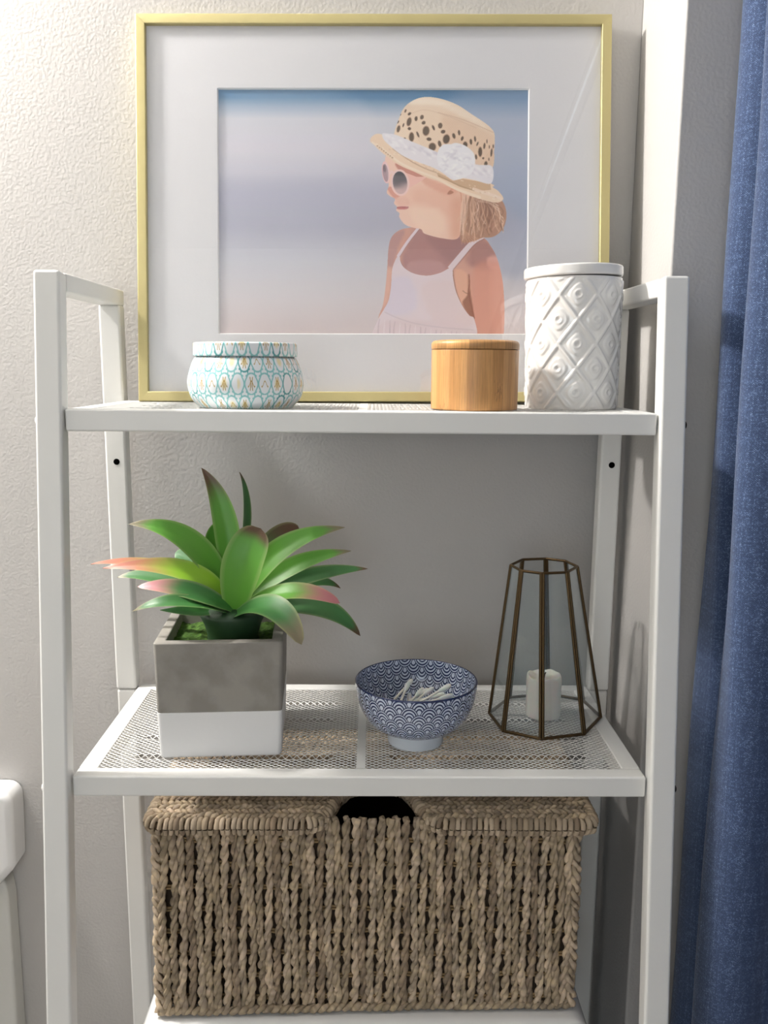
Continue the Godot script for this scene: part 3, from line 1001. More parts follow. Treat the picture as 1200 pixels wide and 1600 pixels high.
func ceramic_jar() -> void:
	var o := thing("ceramic_jar", "tall white glazed ceramic jar embossed with diamonds on the top shelf", "jar", V(0.2150, SY1, -0.102))
	o.rotation.z = 0.012
	var glaze := mat(Color(0.92, 0.915, 0.905), 0.16)
	glaze.clearcoat_enabled = true
	glaze.clearcoat = 0.5
	glaze.clearcoat_roughness = 0.06
	var nu := 288
	var nv := 150
	var hj := 0.1292
	var mb := MB.new()
	var rows := []
	var cellh := 0.0474
	var phase := deg_to_rad(-6.9)
	for j in nv + 1:
		var y := hj * j / nv
		var row := []
		for i in nu + 1:
			var a := TAU * i / nu
			var r := lerpf(0.0468, 0.0484, y / hj)
			# lattice coordinates: eight diamonds round the jar
			var X := (a - phase) / (TAU / 8)
			var Y := (y - 0.1115) / cellh
			var best := 9.0
			var q := Vector2.ZERO
			for sh in [0.0, 0.5]:
				var lx: float = X + sh
				var ly: float = Y + sh
				lx -= roundf(lx)
				ly -= roundf(ly)
				var d := absf(lx) + absf(ly)
				if d < best:
					best = d
					q = Vector2(lx, ly)
			var e := 0.5 - best                 # 0 on the lattice lines
			var dd := 0.00135 * (1.0 - smoothstep(0.03, 0.085, e))
			var pr2 := Vector2(q.x * 0.0375, q.y * cellh).length()
			var ang := atan2(q.y * cellh, q.x * 0.0375)
			var petal := 0.0095 + 0.0032 * cos(4.0 * ang + PI) * 0.0 + 0.0034 * pow(absf(sin(ang)), 6.0) + 0.001 * cos(2.0 * ang)
			dd += 0.0011 * (1.0 - smoothstep(petal - 0.003, petal, pr2))
			dd += 0.0007 * exp(-pow((pr2 - 0.0036) / 0.0011, 2.0)) - 0.0008 * (1.0 - smoothstep(0.0006, 0.0026, pr2))
			var fade := smoothstep(0.0, 0.004, y) * (1.0 - smoothstep(hj - 0.0035, hj - 0.001, y))
			r += dd * fade - 0.0008
			row.append(mb.p(V(r * sin(a), y, r * cos(a)), Vector2(float(i) / nu, y)))
		rows.append(row)
	for j in nv:
		for i in nu:
			mb.q(rows[j][i], rows[j][i + 1], rows[j + 1][i + 1], rows[j + 1][i])
	lathe(mb, [Vector2(0.044, hj), Vector2(0.044, 0.006), Vector2(0, 0.006)], 48)
	lathe(mb, [Vector2(0, 0.0), Vector2(0.046, 0.0)], 48)
	part("body", mb, glaze, o)
	var lid := part("lid", lathe(MB.new(), [Vector2(0, 0.0), Vector2(0.046, 0.0), Vector2(0.0485, 0.0003), Vector2(0.0492, 0.001), Vector2(0.0495, 0.0022), Vector2(0.0495, 0.0088), Vector2(0.0489, 0.0102), Vector2(0.0475, 0.0109), Vector2(0.03, 0.0112), Vector2(0, 0.0112)], 96), glaze, o)
	lid.position.y = hj + 0.0009
	lid.rotation.z = 0.018
	lid.position.x = -0.0012


# ------------------------------------------------------------------ things on the lower shelf
func succulent() -> void:
	var yr := 0.1197
	var o := thing("potted_succulent", "faux agave with broad green leaves in a grey concrete cube pot with white base", "plant", V(-0.1435, SY2, -0.0712))
	var pot := Node3D.new()
	pot.name = "pot"
	o.add_child(pot)
	pot.rotation.y = 0.062
	var conc := mat(Color(0.60, 0.575, 0.54), 0.85)
	var blotch := noise_tex(0.006, 512, 21, 5)
	var ramp := Gradient.new()
	ramp.colors = PackedColorArray([Color(0.535, 0.52, 0.495), Color(0.60, 0.585, 0.56)])
	ramp.offsets = PackedFloat32Array([0.25, 0.7])
	blotch.color_ramp = ramp
	conc.albedo_color = Color.WHITE
	conc.albedo_texture = blotch
	relief(conc, noise_tex(0.09, 256, 22, 4), 0.012, 6.0, false)
	var tap := func(y: float) -> float: return lerpf(0.0602, 0.0625, y / yr)   # half width
	var ring := func(mb: MB, y: float, hw: float, cr: float) -> Array:
		var row := []
		for k in 4:
			for s in 5:
				var a := PI / 2 * k + PI / 8 * s
				var cx: float = [1, -1, -1, 1][k] * (hw - cr)
				var cz: float = [1, 1, -1, -1][k] * (hw - cr)
				row.append(mb.p(V(cz + cr * sin(a), y, cx + cr * cos(a)) if false else V(cx + cr * cos(a), y, -(cz + cr * sin(a)))))
		return row
	var skin := func(mb: MB, levels: Array) -> void:
		var prev: Array = []
		for l in levels:
			var row: Array = ring.call(mb, l[0], l[1], l[2])
			if prev.size():
				for i in row.size():
					mb.q(prev[i], prev[(i + 1) % row.size()], row[(i + 1) % row.size()], row[i])
			prev = row
	var mb := MB.new()
	var split := 0.0482
	skin.call(mb, [[split, tap.call(split), 0.004], [yr - 0.0015, tap.call(yr), 0.004], [yr - 0.0004, tap.call(yr) - 0.0004, 0.0038], [yr, tap.call(yr) - 0.0015, 0.003],
		[yr, tap.call(yr) - 0.0095, 0.0015], [yr - 0.0004, tap.call(yr) - 0.0106, 0.0012], [yr - 0.0015, tap.call(yr) - 0.011, 0.001], [0.085, tap.call(yr) - 0.0115, 0.001], [0.0845, 0.001, 0.0005]])
	part("concrete_cup", mb, conc, pot)
	mb = MB.new()
	skin.call(mb, [[0.0, 0.004, 0.001], [0.0, 0.0575, 0.004], [0.0008, 0.0592, 0.005], [0.003, 0.0602, 0.0052], [split - 0.0004, tap.call(split) + 0.0003, 0.0045], [split, tap.call(split) + 0.0001, 0.0042], [split, 0.004, 0.001]])
	var wp := relief(mat(Color(0.9, 0.9, 0.9), 0.7), noise_tex(0.09, 256, 23, 4), 0.012, 6.0, false)
	part("white_dipped_base", mb, wp, pot)
	# moss filling
	mb = MB.new()
	var fn := FastNoiseLite.new()
	fn.seed = 4
	fn.frequency = 60.0
	fn.fractal_octaves = 3
	var n := 56
	var hw := 0.0512
	var ids := []
	for j in n + 1:
		for i in n + 1:
			var x := lerpf(-hw, hw, float(i) / n)
			var z := lerpf(hw, -hw, float(j) / n)
			var y := yr - 0.013 + fn.get_noise_2d(x, z) * 0.003 + rng.randf_range(-0.0009, 0.0009)
			ids.append(mb.p(V(x, y, z), Vector2.ZERO, lin(78, 112, 38).lerp(lin(44, 72, 24), rng.randf())))
	for j in n:
		for i in n:
			mb.q(ids[j * (n + 1) + i], ids[j * (n + 1) + i + 1], ids[(j + 1) * (n + 1) + i + 1], ids[(j + 1) * (n + 1) + i])
	var moss := part("moss", mb, vcol(mat(Color.WHITE, 0.95)), pot)
	moss.set_meta("kind", "stuff")
	# rosette
	var lm := vcol(mat(Color.WHITE, 0.42))
	lm.backlight_enabled = true
	lm.backlight = Color(0.28, 0.34, 0.12)
	var C := V(-0.1435, SY2, -0.0712)
	part("stem", lathe(MB.new(), [Vector2(0, 0.100), Vector2(0.027, 0.101), Vector2(0.026, 0.112), Vector2(0.029, 0.124), Vector2(0.034, 0.134), Vector2(0.031, 0.139), Vector2(0.02, 0.142), Vector2(0, 0.143)], 32, V(0.010, 0, 0.008)), mat(Color(0.12, 0.24, 0.13), 0.5), o)
	var G := lin(96, 158, 58)
	var D := lin(62, 116, 62)
	var Y := lin(142, 190, 56)
	var R := lin(184, 112, 92)
	var P := lin(192, 124, 130)
	var B := lin(96, 70, 52)
	var T := lin(128, 120, 96)
	# base, middle, tip, width, colour, tip colour, how much of the tip is coloured, roundness of the end, which way it faces
	var leaves := [
		[V(-0.1362, 1.1600, -0.0680), V(-0.1413, 1.2407, -0.0730), V(-0.1647, 1.2932, -0.0780), 0.0285, G, B, 0.25, 0.0, V(0.1, 0.3, 1)],
		[V(-0.1290, 1.1900, -0.0880), V(-0.1228, 1.2474, -0.0980), V(-0.1298, 1.2862, -0.1030), 0.0200, D, B, 0.1, 0.0, V(1.0, 0.1, 0.33)],
		[V(-0.1388, 1.1620, -0.0680), V(-0.1763, 1.2231, -0.0530), V(-0.2324, 1.2399, -0.0480), 0.0320, G, T, 0.12, 0.0, V(0.1, 0.75, 0.7)],
		[V(-0.1412, 1.1650, -0.0830), V(-0.1547, 1.2053, -0.0880), V(-0.1512, 1.2331, -0.0960), 0.0240, G, G, 0.1, 0.5, V(0.3, 0.3, 1)],
		[V(-0.1286, 1.1500, -0.0480), V(-0.1180, 1.2030, -0.0360), V(-0.1010, 1.2370, -0.0450), 0.0420, G, B, 0.14, 0.8, V(-0.1, 0.2, 1)],
		[V(-0.1162, 1.1800, -0.0980), V(-0.0931, 1.2116, -0.1130), V(-0.0686, 1.2205, -0.1230), 0.0280, D, B, 0.6, 0.7, V(0, 0.6, 1)],
		[V(-0.1217, 1.1600, -0.0580), V(-0.0814, 1.2145, -0.0530), V(-0.0179, 1.2362, -0.0580), 0.0300, G, T, 0.1, 0.0, V(-0.1, 0.7, 0.8)],
		[V(-0.1160, 1.1620, -0.0680), V(-0.0678, 1.1941, -0.0730), V(-0.0119, 1.2077, -0.0780), 0.0240, G, T, 0.1, 0.0, V(0, 0.75, 0.8)],
		[V(-0.1100, 1.1600, -0.0780), V(-0.0507, 1.1785, -0.0930), V(0.0051, 1.1829, -0.1030), 0.0230, D, B, 0.06, 0.0, V(0, 0.85, 0.7)],
		[V(-0.1373, 1.1600, -0.0580), V(-0.1815, 1.1963, -0.0380), V(-0.2558, 1.1984, -0.0330), 0.0260, Y, R, 0.35, 0.0, V(0, 0.8, 0.75)],
		[V(-0.1500, 1.1700, -0.0730), V(-0.2143, 1.1945, -0.0680), V(-0.2754, 1.1967, -0.0580), 0.0170, Y, R, 0.5, 0.0, V(0, 0.9, 0.5)],
		[V(-0.1500, 1.1580, -0.0780), V(-0.2145, 1.1761, -0.0880), V(-0.2580, 1.1756, -0.0880), 0.0210, D, T, 0.1, 0.0, V(0, 0.9, 0.6)],
		[V(-0.1302, 1.1520, -0.0480), V(-0.1713, 1.1793, -0.0230), V(-0.2191, 1.1825, -0.0230), 0.0240, D, P, 0.3, 0.2, V(0, 0.85, 0.7)],
		[V(-0.1334, 1.1480, -0.0480), V(-0.1757, 1.1723, -0.0080), V(-0.2208, 1.1619, -0.0080), 0.0200, D, T, 0.08, 0.0, V(-0.2, 0.85, 0.6)],
		[V(-0.1268, 1.1510, -0.0480), V(-0.0707, 1.1794, -0.0180), V(-0.0213, 1.1683, -0.0180), 0.0230, G, P, 0.32, 0.5, V(0.1, 0.85, 0.6)],
		[V(-0.1287, 1.1480, -0.0430), V(-0.0860, 1.1690, 0.0020), V(-0.0554, 1.1406, 0.0270), 0.0330, D, T, 0.22, 0.35, V(0.2, 0.8, 0.7)],
		[V(-0.1100, 1.1520, -0.0580), V(-0.0446, 1.1590, -0.0380), V(-0.0017, 1.1288, -0.0380), 0.0280, D, B, 0.08, 0.1, V(0.25, 0.75, 0.75)],
		[V(-0.1500, 1.1620, -0.0980), V(-0.1850, 1.1860, -0.1180), V(-0.2057, 1.1931, -0.1280), 0.0240, D, D, 0.1, 0.4, V(0, 0.7, 0.8)],
		[V(-0.1200, 1.1560, -0.0880), V(-0.0608, 1.1653, -0.1180), V(-0.0253, 1.1523, -0.1380), 0.0200, D, B, 0.1, 0.0, V(0, 0.85, 0.7)],
		[V(-0.1473, 1.1460, -0.0680), V(-0.1648, 1.1540, -0.0380), V(-0.2000, 1.1570, -0.0300), 0.0190, D, D, 0.1, 0.0, V(0, 0.85, 0.6)],
	]
	rng.seed = 31
	for l in leaves:
		part("leaf", leaf(l, C), lm, o)


func leaf(l: Array, C: Vector3) -> MB:
	var p0: Vector3 = l[0] - C
	var pm: Vector3 = l[1] - C
	var p2: Vector3 = l[2] - C
	var p1 := pm * 2.0 - (p0 + p2) * 0.5
	var wid: float = l[3] / 2.0
	var nt := 26
	var ns := 8
	var mb := MB.new()
	var top := []
	var bot := []
	var hint: Vector3 = l[8]
	for k in nt + 1:
		var t := float(k) / nt
		var q := p0.lerp(p1, t).lerp(p1.lerp(p2, t), t)
		var tan := ((p1 - p0) * (1.0 - t) + (p2 - p1) * t).normalized()
		var side := tan.cross(hint).normalized() * -1.0
		side = hint.cross(tan).normalized()
		var nrm := tan.cross(side).normalized()
		if nrm.dot(hint) < 0: nrm = -nrm
		var pointed := pow(sin(PI * pow(t * 0.985 + 0.015, 0.85)), 0.8) * (1.0 - 0.25 * t)
		var blunt := pow(maxf(0.0, 1.0 - pow(maxf(0.0, (t - 0.6) / 0.4), 3.0)), 0.5) * smoothstep(-0.55, 0.55, t)
		var w := wid * maxf(lerpf(pointed, blunt, l[7]), maxf(0.42 * (1.0 - t * 2.2), 0.0)) + 0.0002
		var rt := []
		var rb := []
		for s in ns + 1:
			var x := lerpf(-1.0, 1.0, float(s) / ns)
			var cup := (x * x - 0.35) * w * 0.34 * (1.0 - 0.4 * t)
			var mid := exp(-x * x * 30.0) * w * 0.05
			var pos := q + side * x * w + nrm * (cup - mid)
			var col: Color = l[4]
			col = col.lerp(Color(col.r * 1.3, col.g * 1.25, col.b * 0.8), (1.0 - t) * 0.25)
			col = col.lerp(Color(col.r * 0.75, col.g * 0.85, col.b * 0.95), smoothstep(0.35, 1.0, t) * 0.5 + 0.1 * sin(x * 19.0 + t * 7.0) * 0.5)
			col = col.lerp(l[5], smoothstep(1.0 - l[6] * 1.5, 1.0 - l[6] * 0.3, t + absf(x) * 0.06))
			col = col.lerp(lin(190, 196, 140), 0.35 * smoothstep(0.86, 1.0, absf(x)))
			var thick := 0.0011 * (1.0 - 0.6 * t) * (1.02 - x * x)
			rt.append(mb.p(pos + nrm * thick, Vector2(x, t), col))
			rb.append(mb.p(pos - nrm * thick, Vector2(x, t), Color(col.r * 0.8, col.g * 0.85, col.b * 0.9)))
		top.append(rt)
		bot.append(rb)
	for k in nt:
		for s in ns:
			mb.q(top[k][s], top[k][s + 1], top[k + 1][s + 1], top[k + 1][s])
			mb.q(bot[k][s + 1], bot[k][s], bot[k + 1][s], bot[k + 1][s + 1])
		mb.q(bot[k][0], top[k][0], top[k + 1][0], bot[k + 1][0])
		mb.q(top[k][ns], bot[k][ns], bot[k + 1][ns], top[k + 1][ns])
	return mb


func wave_bowl() -> void:
	var at := V(0.0562, SY2, -0.0525)
	var o := thing("patterned_bowl", "small footed porcelain bowl with blue wave scale pattern on the lower shelf", "bowl", at)
	var w := 1536
	var h := 512
	var img := Image.create(w, h, false, Image.FORMAT_RGB8)
	var outer := smooth([Vector2(0.0285, 0.0125), Vector2(0.0440, 0.0205), Vector2(0.0540, 0.0317), Vector2(0.0598, 0.0455), Vector2(0.0625, 0.0600), Vector2(0.0631, 0.0668)], 6)
	var inner := smooth([Vector2(0.0612, 0.0668), Vector2(0.0604, 0.0600), Vector2(0.0576, 0.0460), Vector2(0.0518, 0.0330), Vector2(0.0420, 0.0225), Vector2(0.0270, 0.0165), Vector2(0, 0.0150)], 6)
	var whole: Array = outer + [Vector2(0.0627, 0.0676), Vector2(0.0617, 0.0676)] + inner
	var full := 0.0
	var to_rim := 0.0
	for k in whole.size() - 1:
		full += (whole[k + 1] - whole[k]).length()
		if k == outer.size() - 1: to_rim = full
	var white := Color8(206, 216, 234)
	var blue := Color8(26, 40, 82)
	# the pattern runs up the outside, over the rim and down the inside
	var n := 20.0
	var D := w / n             # width of one scale in pixels
	var rad := D * 0.5
	var sy := full / (0.345 / w)          # pixels that the profile is long at the same scale
	var ky := sy / h
	var step := rad * 0.95
	for y in h:
		var Y := y * ky
		for x in w:
			var best := -1.0
			var r0 := int(ceilf((Y - rad / 0.6) / step))
			for r in range(r0, r0 + 4):
				var off := 0.5 * posmod(r, 2)
				var lx := x / D + off
				var d := Vector2((lx - floorf(lx) - 0.5) * D, (Y - r * step) * 0.6).length()
				if d <= rad:
					best = d / rad
					break
			var c := blue
			if best >= 0.0:
				var f := fposmod(best * 4.0 - 0.15, 1.0)
				if best < 0.1: c = white
				else:
					var ln := minf(f, 1.0 - f)
					c = blue.lerp(white, smoothstep(0.17, 0.27, ln))
					if best > 0.93: c = blue
			img.set_pixel(x, y, c)
	# blue line on the rim
	var vr := to_rim / full
	img.fill_rect(Rect2i(0, int(h * (vr - 0.009)), w, int(h * 0.02)), blue)
	var m := textured(img, 0.15)
	m.clearcoat_enabled = true
	m.clearcoat = 0.4
	m.clearcoat_roughness = 0.05
	part("bowl_body", lathe(MB.new(), whole, 96), m, o)
	part("foot", lathe(MB.new(), [Vector2(0, 0.004), Vector2(0.0235, 0.004), Vector2(0.0255, 0.0005), Vector2(0.0275, 0), Vector2(0.0288, 0.0006), Vector2(0.0292, 0.003), Vector2(0.0284, 0.0085), Vector2(0.0288, 0.0125), Vector2(0.0295, 0.0132)], 64), mat(Color(0.84, 0.87, 0.9), 0.2), o)

	# cotton swabs: upper end, lower end, who it is
	var paper := mat(Color(0.93, 0.92, 0.88), 0.7)
	var cotton := relief(mat(Color(0.97, 0.965, 0.94), 0.95), noise_tex(0.08, 256, 41, 3), 0.03, 40.0, false)
	cotton.subsurf_scatter_enabled = true
	cotton.subsurf_scatter_strength = 0.2
	var proto := thing("cotton_swab", "white cotton swab standing highest, leftmost in the blue bowl", "cotton swab", Vector3.ZERO, 0, "cotton swabs in the blue bowl")
	part("stick", sweep(MB.new(), [V(0, -0.030, 0), V(0, 0.030, 0)], circle(0.00125, 10)), paper, proto)
	for s in [-1.0, 1.0]:
		var mb := MB.new()
		lathe(mb, [Vector2(0, -0.0078), Vector2(0.0012, -0.0076), Vector2(0.0021, -0.0062), Vector2(0.00265, -0.003), Vector2(0.0026, 0.001), Vector2(0.0022, 0.0048), Vector2(0.0014, 0.0075), Vector2(0.0011, 0.0085)], 14)
		var tip := part("cotton_tip", mb, cotton, proto)
		tip.position.y = s * 0.0285
		if s > 0: tip.rotation.x = PI
	var sw := [
		[V(0.0538, 1.0614, -0.0950), V(0.0164, 1.0415, -0.0380), "white cotton swab standing highest, leftmost in the blue bowl"],
		[V(0.0504, 1.0608, -0.0900), V(0.0291, 1.0385, -0.0260), "thin shadowed cotton swab just behind the highest leftmost swab"],
		[V(0.0654, 1.0555, -0.0850), V(0.0252, 1.0354, -0.0300), "cotton swab with tip left of the middle pair in the bowl"],
		[V(0.0761, 1.0562, -0.0850), V(0.0264, 1.0373, -0.0380), "cotton swab with plump tip at the middle of the heap"],
		[V(0.0906, 1.0746, -0.0450), V(0.0323, 1.0543, -0.0100), "long cotton swab pointing up to the right above the others"],
		[V(0.0937, 1.0619, -0.0500), V(0.0260, 1.0404, -0.0500), "cotton swab lying under the long raised one at the right"],
		[V(0.0969, 1.0581, -0.0500), V(0.0296, 1.0390, -0.0620), "lowest cotton swab at the right, lying along the front rim"],
		[V(0.0515, 1.0457, -0.0950), V(0.0462, 1.0303, -0.0260), "short-looking cotton swab with its tip end-on at the left"],
		[V(0.0705, 1.0548, -0.0850), V(0.0170, 1.0368, -0.0420), "cotton swab between the middle plump tip and the right ones"],
		[V(0.0580, 1.0428, -0.0850), V(0.0090, 1.0493, -0.0340), "cotton swab half buried beneath the middle pair of tips"],
		[V(0.0865, 1.0573, -0.0650), V(0.0187, 1.0372, -0.0700), "cotton swab at the bottom rear of the heap"],
	]
	for k in sw.size():
		var s: Node3D = proto if k == 0 else proto.duplicate()
		if k > 0:
			s.name = numbered("cotton_swab")
			add_child(s)
		tag(s, sw[k][2], "cotton swab", "cotton swabs in the blue bowl")
		var a: Vector3 = sw[k][0]
		var d: Vector3 = (a - sw[k][1]).normalized()
		var side := d.cross(V(0, 0, 1)).normalized()
		s.transform = Transform3D(Basis(side, d, side.cross(d)), a - d * 0.0355)


func lantern() -> void:
	var o := thing("glass_lantern", "tapered octagonal glass lantern with thin aged brass frame on the lower shelf", "lantern")
	var brass := relief(mat(Color(0.36, 0.29, 0.2), 0.45, 0.9), noise_tex(0.05, 256, 51), 0.01, 30.0)
	var glass := mat(Color(0.60, 0.68, 0.70, 0.20), 0.04)
	glass.transparency = BaseMaterial3D.TRANSPARENCY_ALPHA
	var cb := V(0.2046, 0, -0.1172)
	var front := [V(0.1428, 0, -0.1218), V(0.1514, 0, -0.0726), V(0.1886, 0, -0.0526), V(0.2364, 0, -0.0655), V(0.2662, 0, -0.1125)]
	var bot := []
	for k in 5: bot.append(front[k])
	for k in [1, 2, 3]: bot.append(cb * 2.0 - front[k])
	var ct := V(0.1975, 0, -0.1190)
	var top := []
	for k in 8:
		var dir: Vector3 = (bot[k] - cb)
		top.append(ct + dir.normalized() * lerpf(0.0365, dir.length() * 0.57, 0.4))
	var yb := SY2 + 0.0021
	var yt := SY2 + 0.1728
	for k in 8:
		bot[k].y = yb
		top[k].y = yt
	for k in 8:
		var k1 := (k + 1) % 8
		var tang: Vector3 = (bot[k] - cb)
		tang.y = 0.0
		tang = V(tang.z, 0, -tang.x).normalized()
		var came := MB.new()
		sweep(came, [bot[k] + tang * 0.0015, top[k] + tang * 0.0013], circle(0.0016, 8))
		sweep(came, [bot[k] - tang * 0.0015, top[k] - tang * 0.0013], circle(0.0016, 8))
		part("frame_post", came, brass, o)
		part("top_rail", sweep(MB.new(), [top[k], top[k1]], circle(0.0015, 8), Vector3.UP), brass, o)
		part("bottom_rail", sweep(MB.new(), [bot[k], bot[k1]], circle(0.0018, 8), Vector3.UP), brass, o)
		var mb := MB.new()
		mb.quad(bot[k], bot[k1], top[k1], top[k])
		part("glass_pane", mb, glass, o, false)
	# candle
	var wax := mat(Color(0.93, 0.915, 0.88), 0.45)
	wax.subsurf_scatter_enabled = true
	wax.subsurf_scatter_strength = 0.35
	var cd := thing("pillar_candle", "short white pillar candle with melted rim inside the glass lantern", "candle", V(0.2030, SY2, -0.1215))
	var mb := MB.new()
	var prof := smooth([Vector2(0.0185, 0.001), Vector2(0.0194, 0.003), Vector2(0.0193, 0.02), Vector2(0.0195, 0.040), Vector2(0.0190, 0.0462), Vector2(0.0175, 0.0478), Vector2(0.0150, 0.0462), Vector2(0.010, 0.0445), Vector2(0.0, 0.0440)], 4)
	prof = [Vector2(0, 0.0005), Vector2(0.0175, 0.0)] + prof
	lathe(mb, prof, 48)
	var fn := FastNoiseLite.new()
	fn.seed = 6
	fn.frequency = 90.0
	for i in mb.v.size():
		var q := mb.v[i]
		var a := atan2(q.x, q.z)
		var r := Vector2(q.x, q.z).length()
		var wob := 1.0 + 0.004 * sin(a * 9.0) + fn.get_noise_3d(q.x, q.y * 0.4, q.z) * 0.012
		mb.v[i] = V(q.x * wob, q.y + (0.0008 * sin(a * 3.0 + 1.0) + 0.0006 * sin(a * 8.0)) * smoothstep(0.042, 0.047, q.y) * smoothstep(0.006, 0.016, r), q.z * wob)
	part("wax", mb, wax, cd)
	part("wick", sweep(MB.new(), [V(0, 0.042, 0), V(0.0004, 0.047, 0), V(0.0016, 0.0505, 0)], circle(0.0007, 6)), M.black, cd)


# ------------------------------------------------------------------ basket on the toilet tank
func rope(mb: MB, path: Array, rr: float, ply: float, turns: float, hand: float, ph: float, tone: Color, hint := V(1, 0, 0)) -> void:
	# two plies twisted round each other along a path
	var total := 0.0
	for k in path.size() - 1: total += (path[k + 1] - path[k]).length()
	var steps := int(maxf(8.0, turns * 11.0))
	var pts := []
	var curve := Curve3D.new()
	for q in path: curve.add_point(q)
	curve.bake_interval = 0.004
	for s in 2:
		var line := []
		var sc := []
		var cols := []
		var side := hint
		for k in steps + 1:
			var t := float(k) / steps
			var q := curve.sample_baked(t * total)
			var tan := (curve.sample_baked(minf(total, t * total + 0.003)) - curve.sample_baked(maxf(0.0, t * total - 0.003))).normalized()
			side = (side - tan * side.dot(tan)).normalized()
			var up := tan.cross(side)
			var a := hand * TAU * turns * t + PI * s + ph
			line.append(q + (side * cos(a) + up * sin(a)) * rr)
			var bump := 0.86 + 0.2 * sin(a + 1.3 * sin(t * 31.0 + ph)) + rng.randf_range(-0.15, 0.15)
			sc.append(bump)
			var b := rng.randf_range(0.66, 1.24) * (1.0 + 0.2 * sin(t * 17.0 + ph * 3.0 + s))
			cols.append(Color(tone.r * b, tone.g * b, tone.b * b * rng.randf_range(0.92, 1.05)))
		sweep(mb, line, circle(ply, 6, ply * 0.86), hint, sc, true, Color.WHITE, cols)


func basket() -> void:
	var xl := -0.2062
	var xr := 0.2205
	var zf := 0.0
	var zb := -0.205
	var yb := 0.7365
	var yt := 0.9370
	var o := thing("woven_basket", "brown twisted seagrass basket with flat lid and hand hole on the toilet tank", "basket", V((xl + xr) / 2, yb, (zf + zb) / 2))
	var C := o.position
	var straw := vcol(mat(Color.WHITE, 0.8))
	var fibre := noise_tex(0.12, 256, 61, 3)
	straw = relief(straw, fibre, 0.03, 22.0)
	var dark := mat(Color(0.2, 0.155, 0.11), 0.95)  # darker than the cords, as the shade in the gaps
	rng.seed = 77
	# dark backing, hollow: shade between the cords put into its colour
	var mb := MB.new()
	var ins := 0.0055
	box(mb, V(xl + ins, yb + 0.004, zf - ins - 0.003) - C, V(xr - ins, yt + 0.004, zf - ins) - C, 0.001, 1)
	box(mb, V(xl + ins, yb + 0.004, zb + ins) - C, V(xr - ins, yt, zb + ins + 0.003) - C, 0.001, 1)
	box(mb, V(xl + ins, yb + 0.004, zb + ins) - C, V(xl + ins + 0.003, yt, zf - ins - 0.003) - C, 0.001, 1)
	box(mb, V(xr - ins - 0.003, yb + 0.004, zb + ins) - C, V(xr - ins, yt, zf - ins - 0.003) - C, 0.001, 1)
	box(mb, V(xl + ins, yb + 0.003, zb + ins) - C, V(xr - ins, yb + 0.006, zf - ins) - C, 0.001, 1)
	part("dark_backing", mb, dark, o)
	var tones := [lin(178, 160, 136), lin(164, 147, 124), lin(188, 169, 146), lin(150, 132, 111), lin(180, 163, 141)]
	# upright cords, one by one
	var nf := 48
	for k in nf:
		var x := lerpf(xl + 0.0045, xr - 0.0045, (k + 0.5) / nf)
		var sag := 0.003 * smoothstep(0.3, 0.9, (x - xl) / (xr - xl))
		var belly := 0.010 * (1.0 - smoothstep(0.0, 0.42, (x - xl) / (xr - xl)))
		var path := []
		for s in 9:
			var t := s / 8.0
			var px := x + 0.0016 * sin(t * 9.0 + k * 1.7) + rng.randf_range(-0.0005, 0.0005)
			if k == 0: px -= 0.002 * sin(t * PI)
			path.append(V(px, lerpf(yb + sag + 0.003, yt + 0.013, t), zf - 0.0035 + 0.0016 * sin(t * 14.0 + k * PI) + 0.002 * sin(t * PI) + belly * pow(1.0 - t, 1.6)) - C)
		mb = MB.new()
		rope(mb, path, 0.0020, 0.0034, 7.2 + rng.randf_range(-0.6, 0.6), 1.0, rng.randf() * TAU, tones[k % 5])
		part("upright_cord", mb, straw, o)
	for s in [-1.0, 1.0]:
		var nsd := 22
		for k in nsd:
			var z := lerpf(zf - 0.008, zb + 0.006, (k + 0.5) / nsd)
			var x: float = xl + 0.002 if s < 0 else xr - 0.002
			var path := []
			for q in 6:
				var t := q / 5.0
				path.append(V(x + s * (0.0015 * sin(t * 12.0 + k * PI) + 0.003 * sin(t * PI)), lerpf(yb + 0.002, yt + 0.004, t), z + 0.001 * sin(t * 8.0 + k)) - C)
			mb = MB.new()
			rope(mb, path, 0.0021, 0.0037, 7.0, 1.0, rng.randf() * TAU, tones[(k + 2) % 5], V(0, 0, 1))
			part("side_cord", mb, straw, o)
	# weft cords that tie the uprights, and a knotted corner cord
	for j in 8:
		var y := lerpf(yb + 0.014, yt - 0.012, j / 7.0)
		for e in [-0.0016, 0.0016]:
			mb = MB.new()
			var path := []
			for q in 40:
				var t := q / 39.0
				path.append(V(lerpf(xl + 0.004, xr - 0.004, t), y + e + 0.0012 * sin(t * 23.0 + j), zf - 0.0046 + 0.001 * sin(t * 48.0 * PI + j * PI)) - C)
			sweep(mb, path, circle(0.0012, 5), V(0, 1, 0), [], true, lin(160, 134, 96))
			part("weft_cord", mb, straw, o)
	for s in [-1.0, 1.0]:
		mb = MB.new()
		var x: float = xl + 0.001 if s < 0 else xr - 0.002
		var path := []
		for q in 14:
			var t := q / 13.0
			path.append(V(x + 0.0014 * sin(q * 2.1), lerpf(yb + 0.004, yt, t), zf - 0.0045 + 0.001 * cos(q * 1.3) + (0.010 * pow(1.0 - t, 1.6) if s < 0 else 0.0)) - C)
		rope(mb, path, 0.003, 0.004, 9.0, -1.0, 0.4, tones[2])
		part("corner_cord", mb, straw, o)
	# bottom coil along the front
	mb = MB.new()
	rope(mb, [V(xl, yb + 0.0048, zf + 0.006) - C, V(-0.1, yb + 0.0048, zf + 0.003) - C, V(0.05, yb + 0.005, zf - 0.002) - C, V(xr, yb + 0.005, zf - 0.004) - C], 0.0022, 0.0033, 26, -1.0, 0.0, tones[1], V(0, 1, 0))
	part("bottom_cord", mb, straw, o)
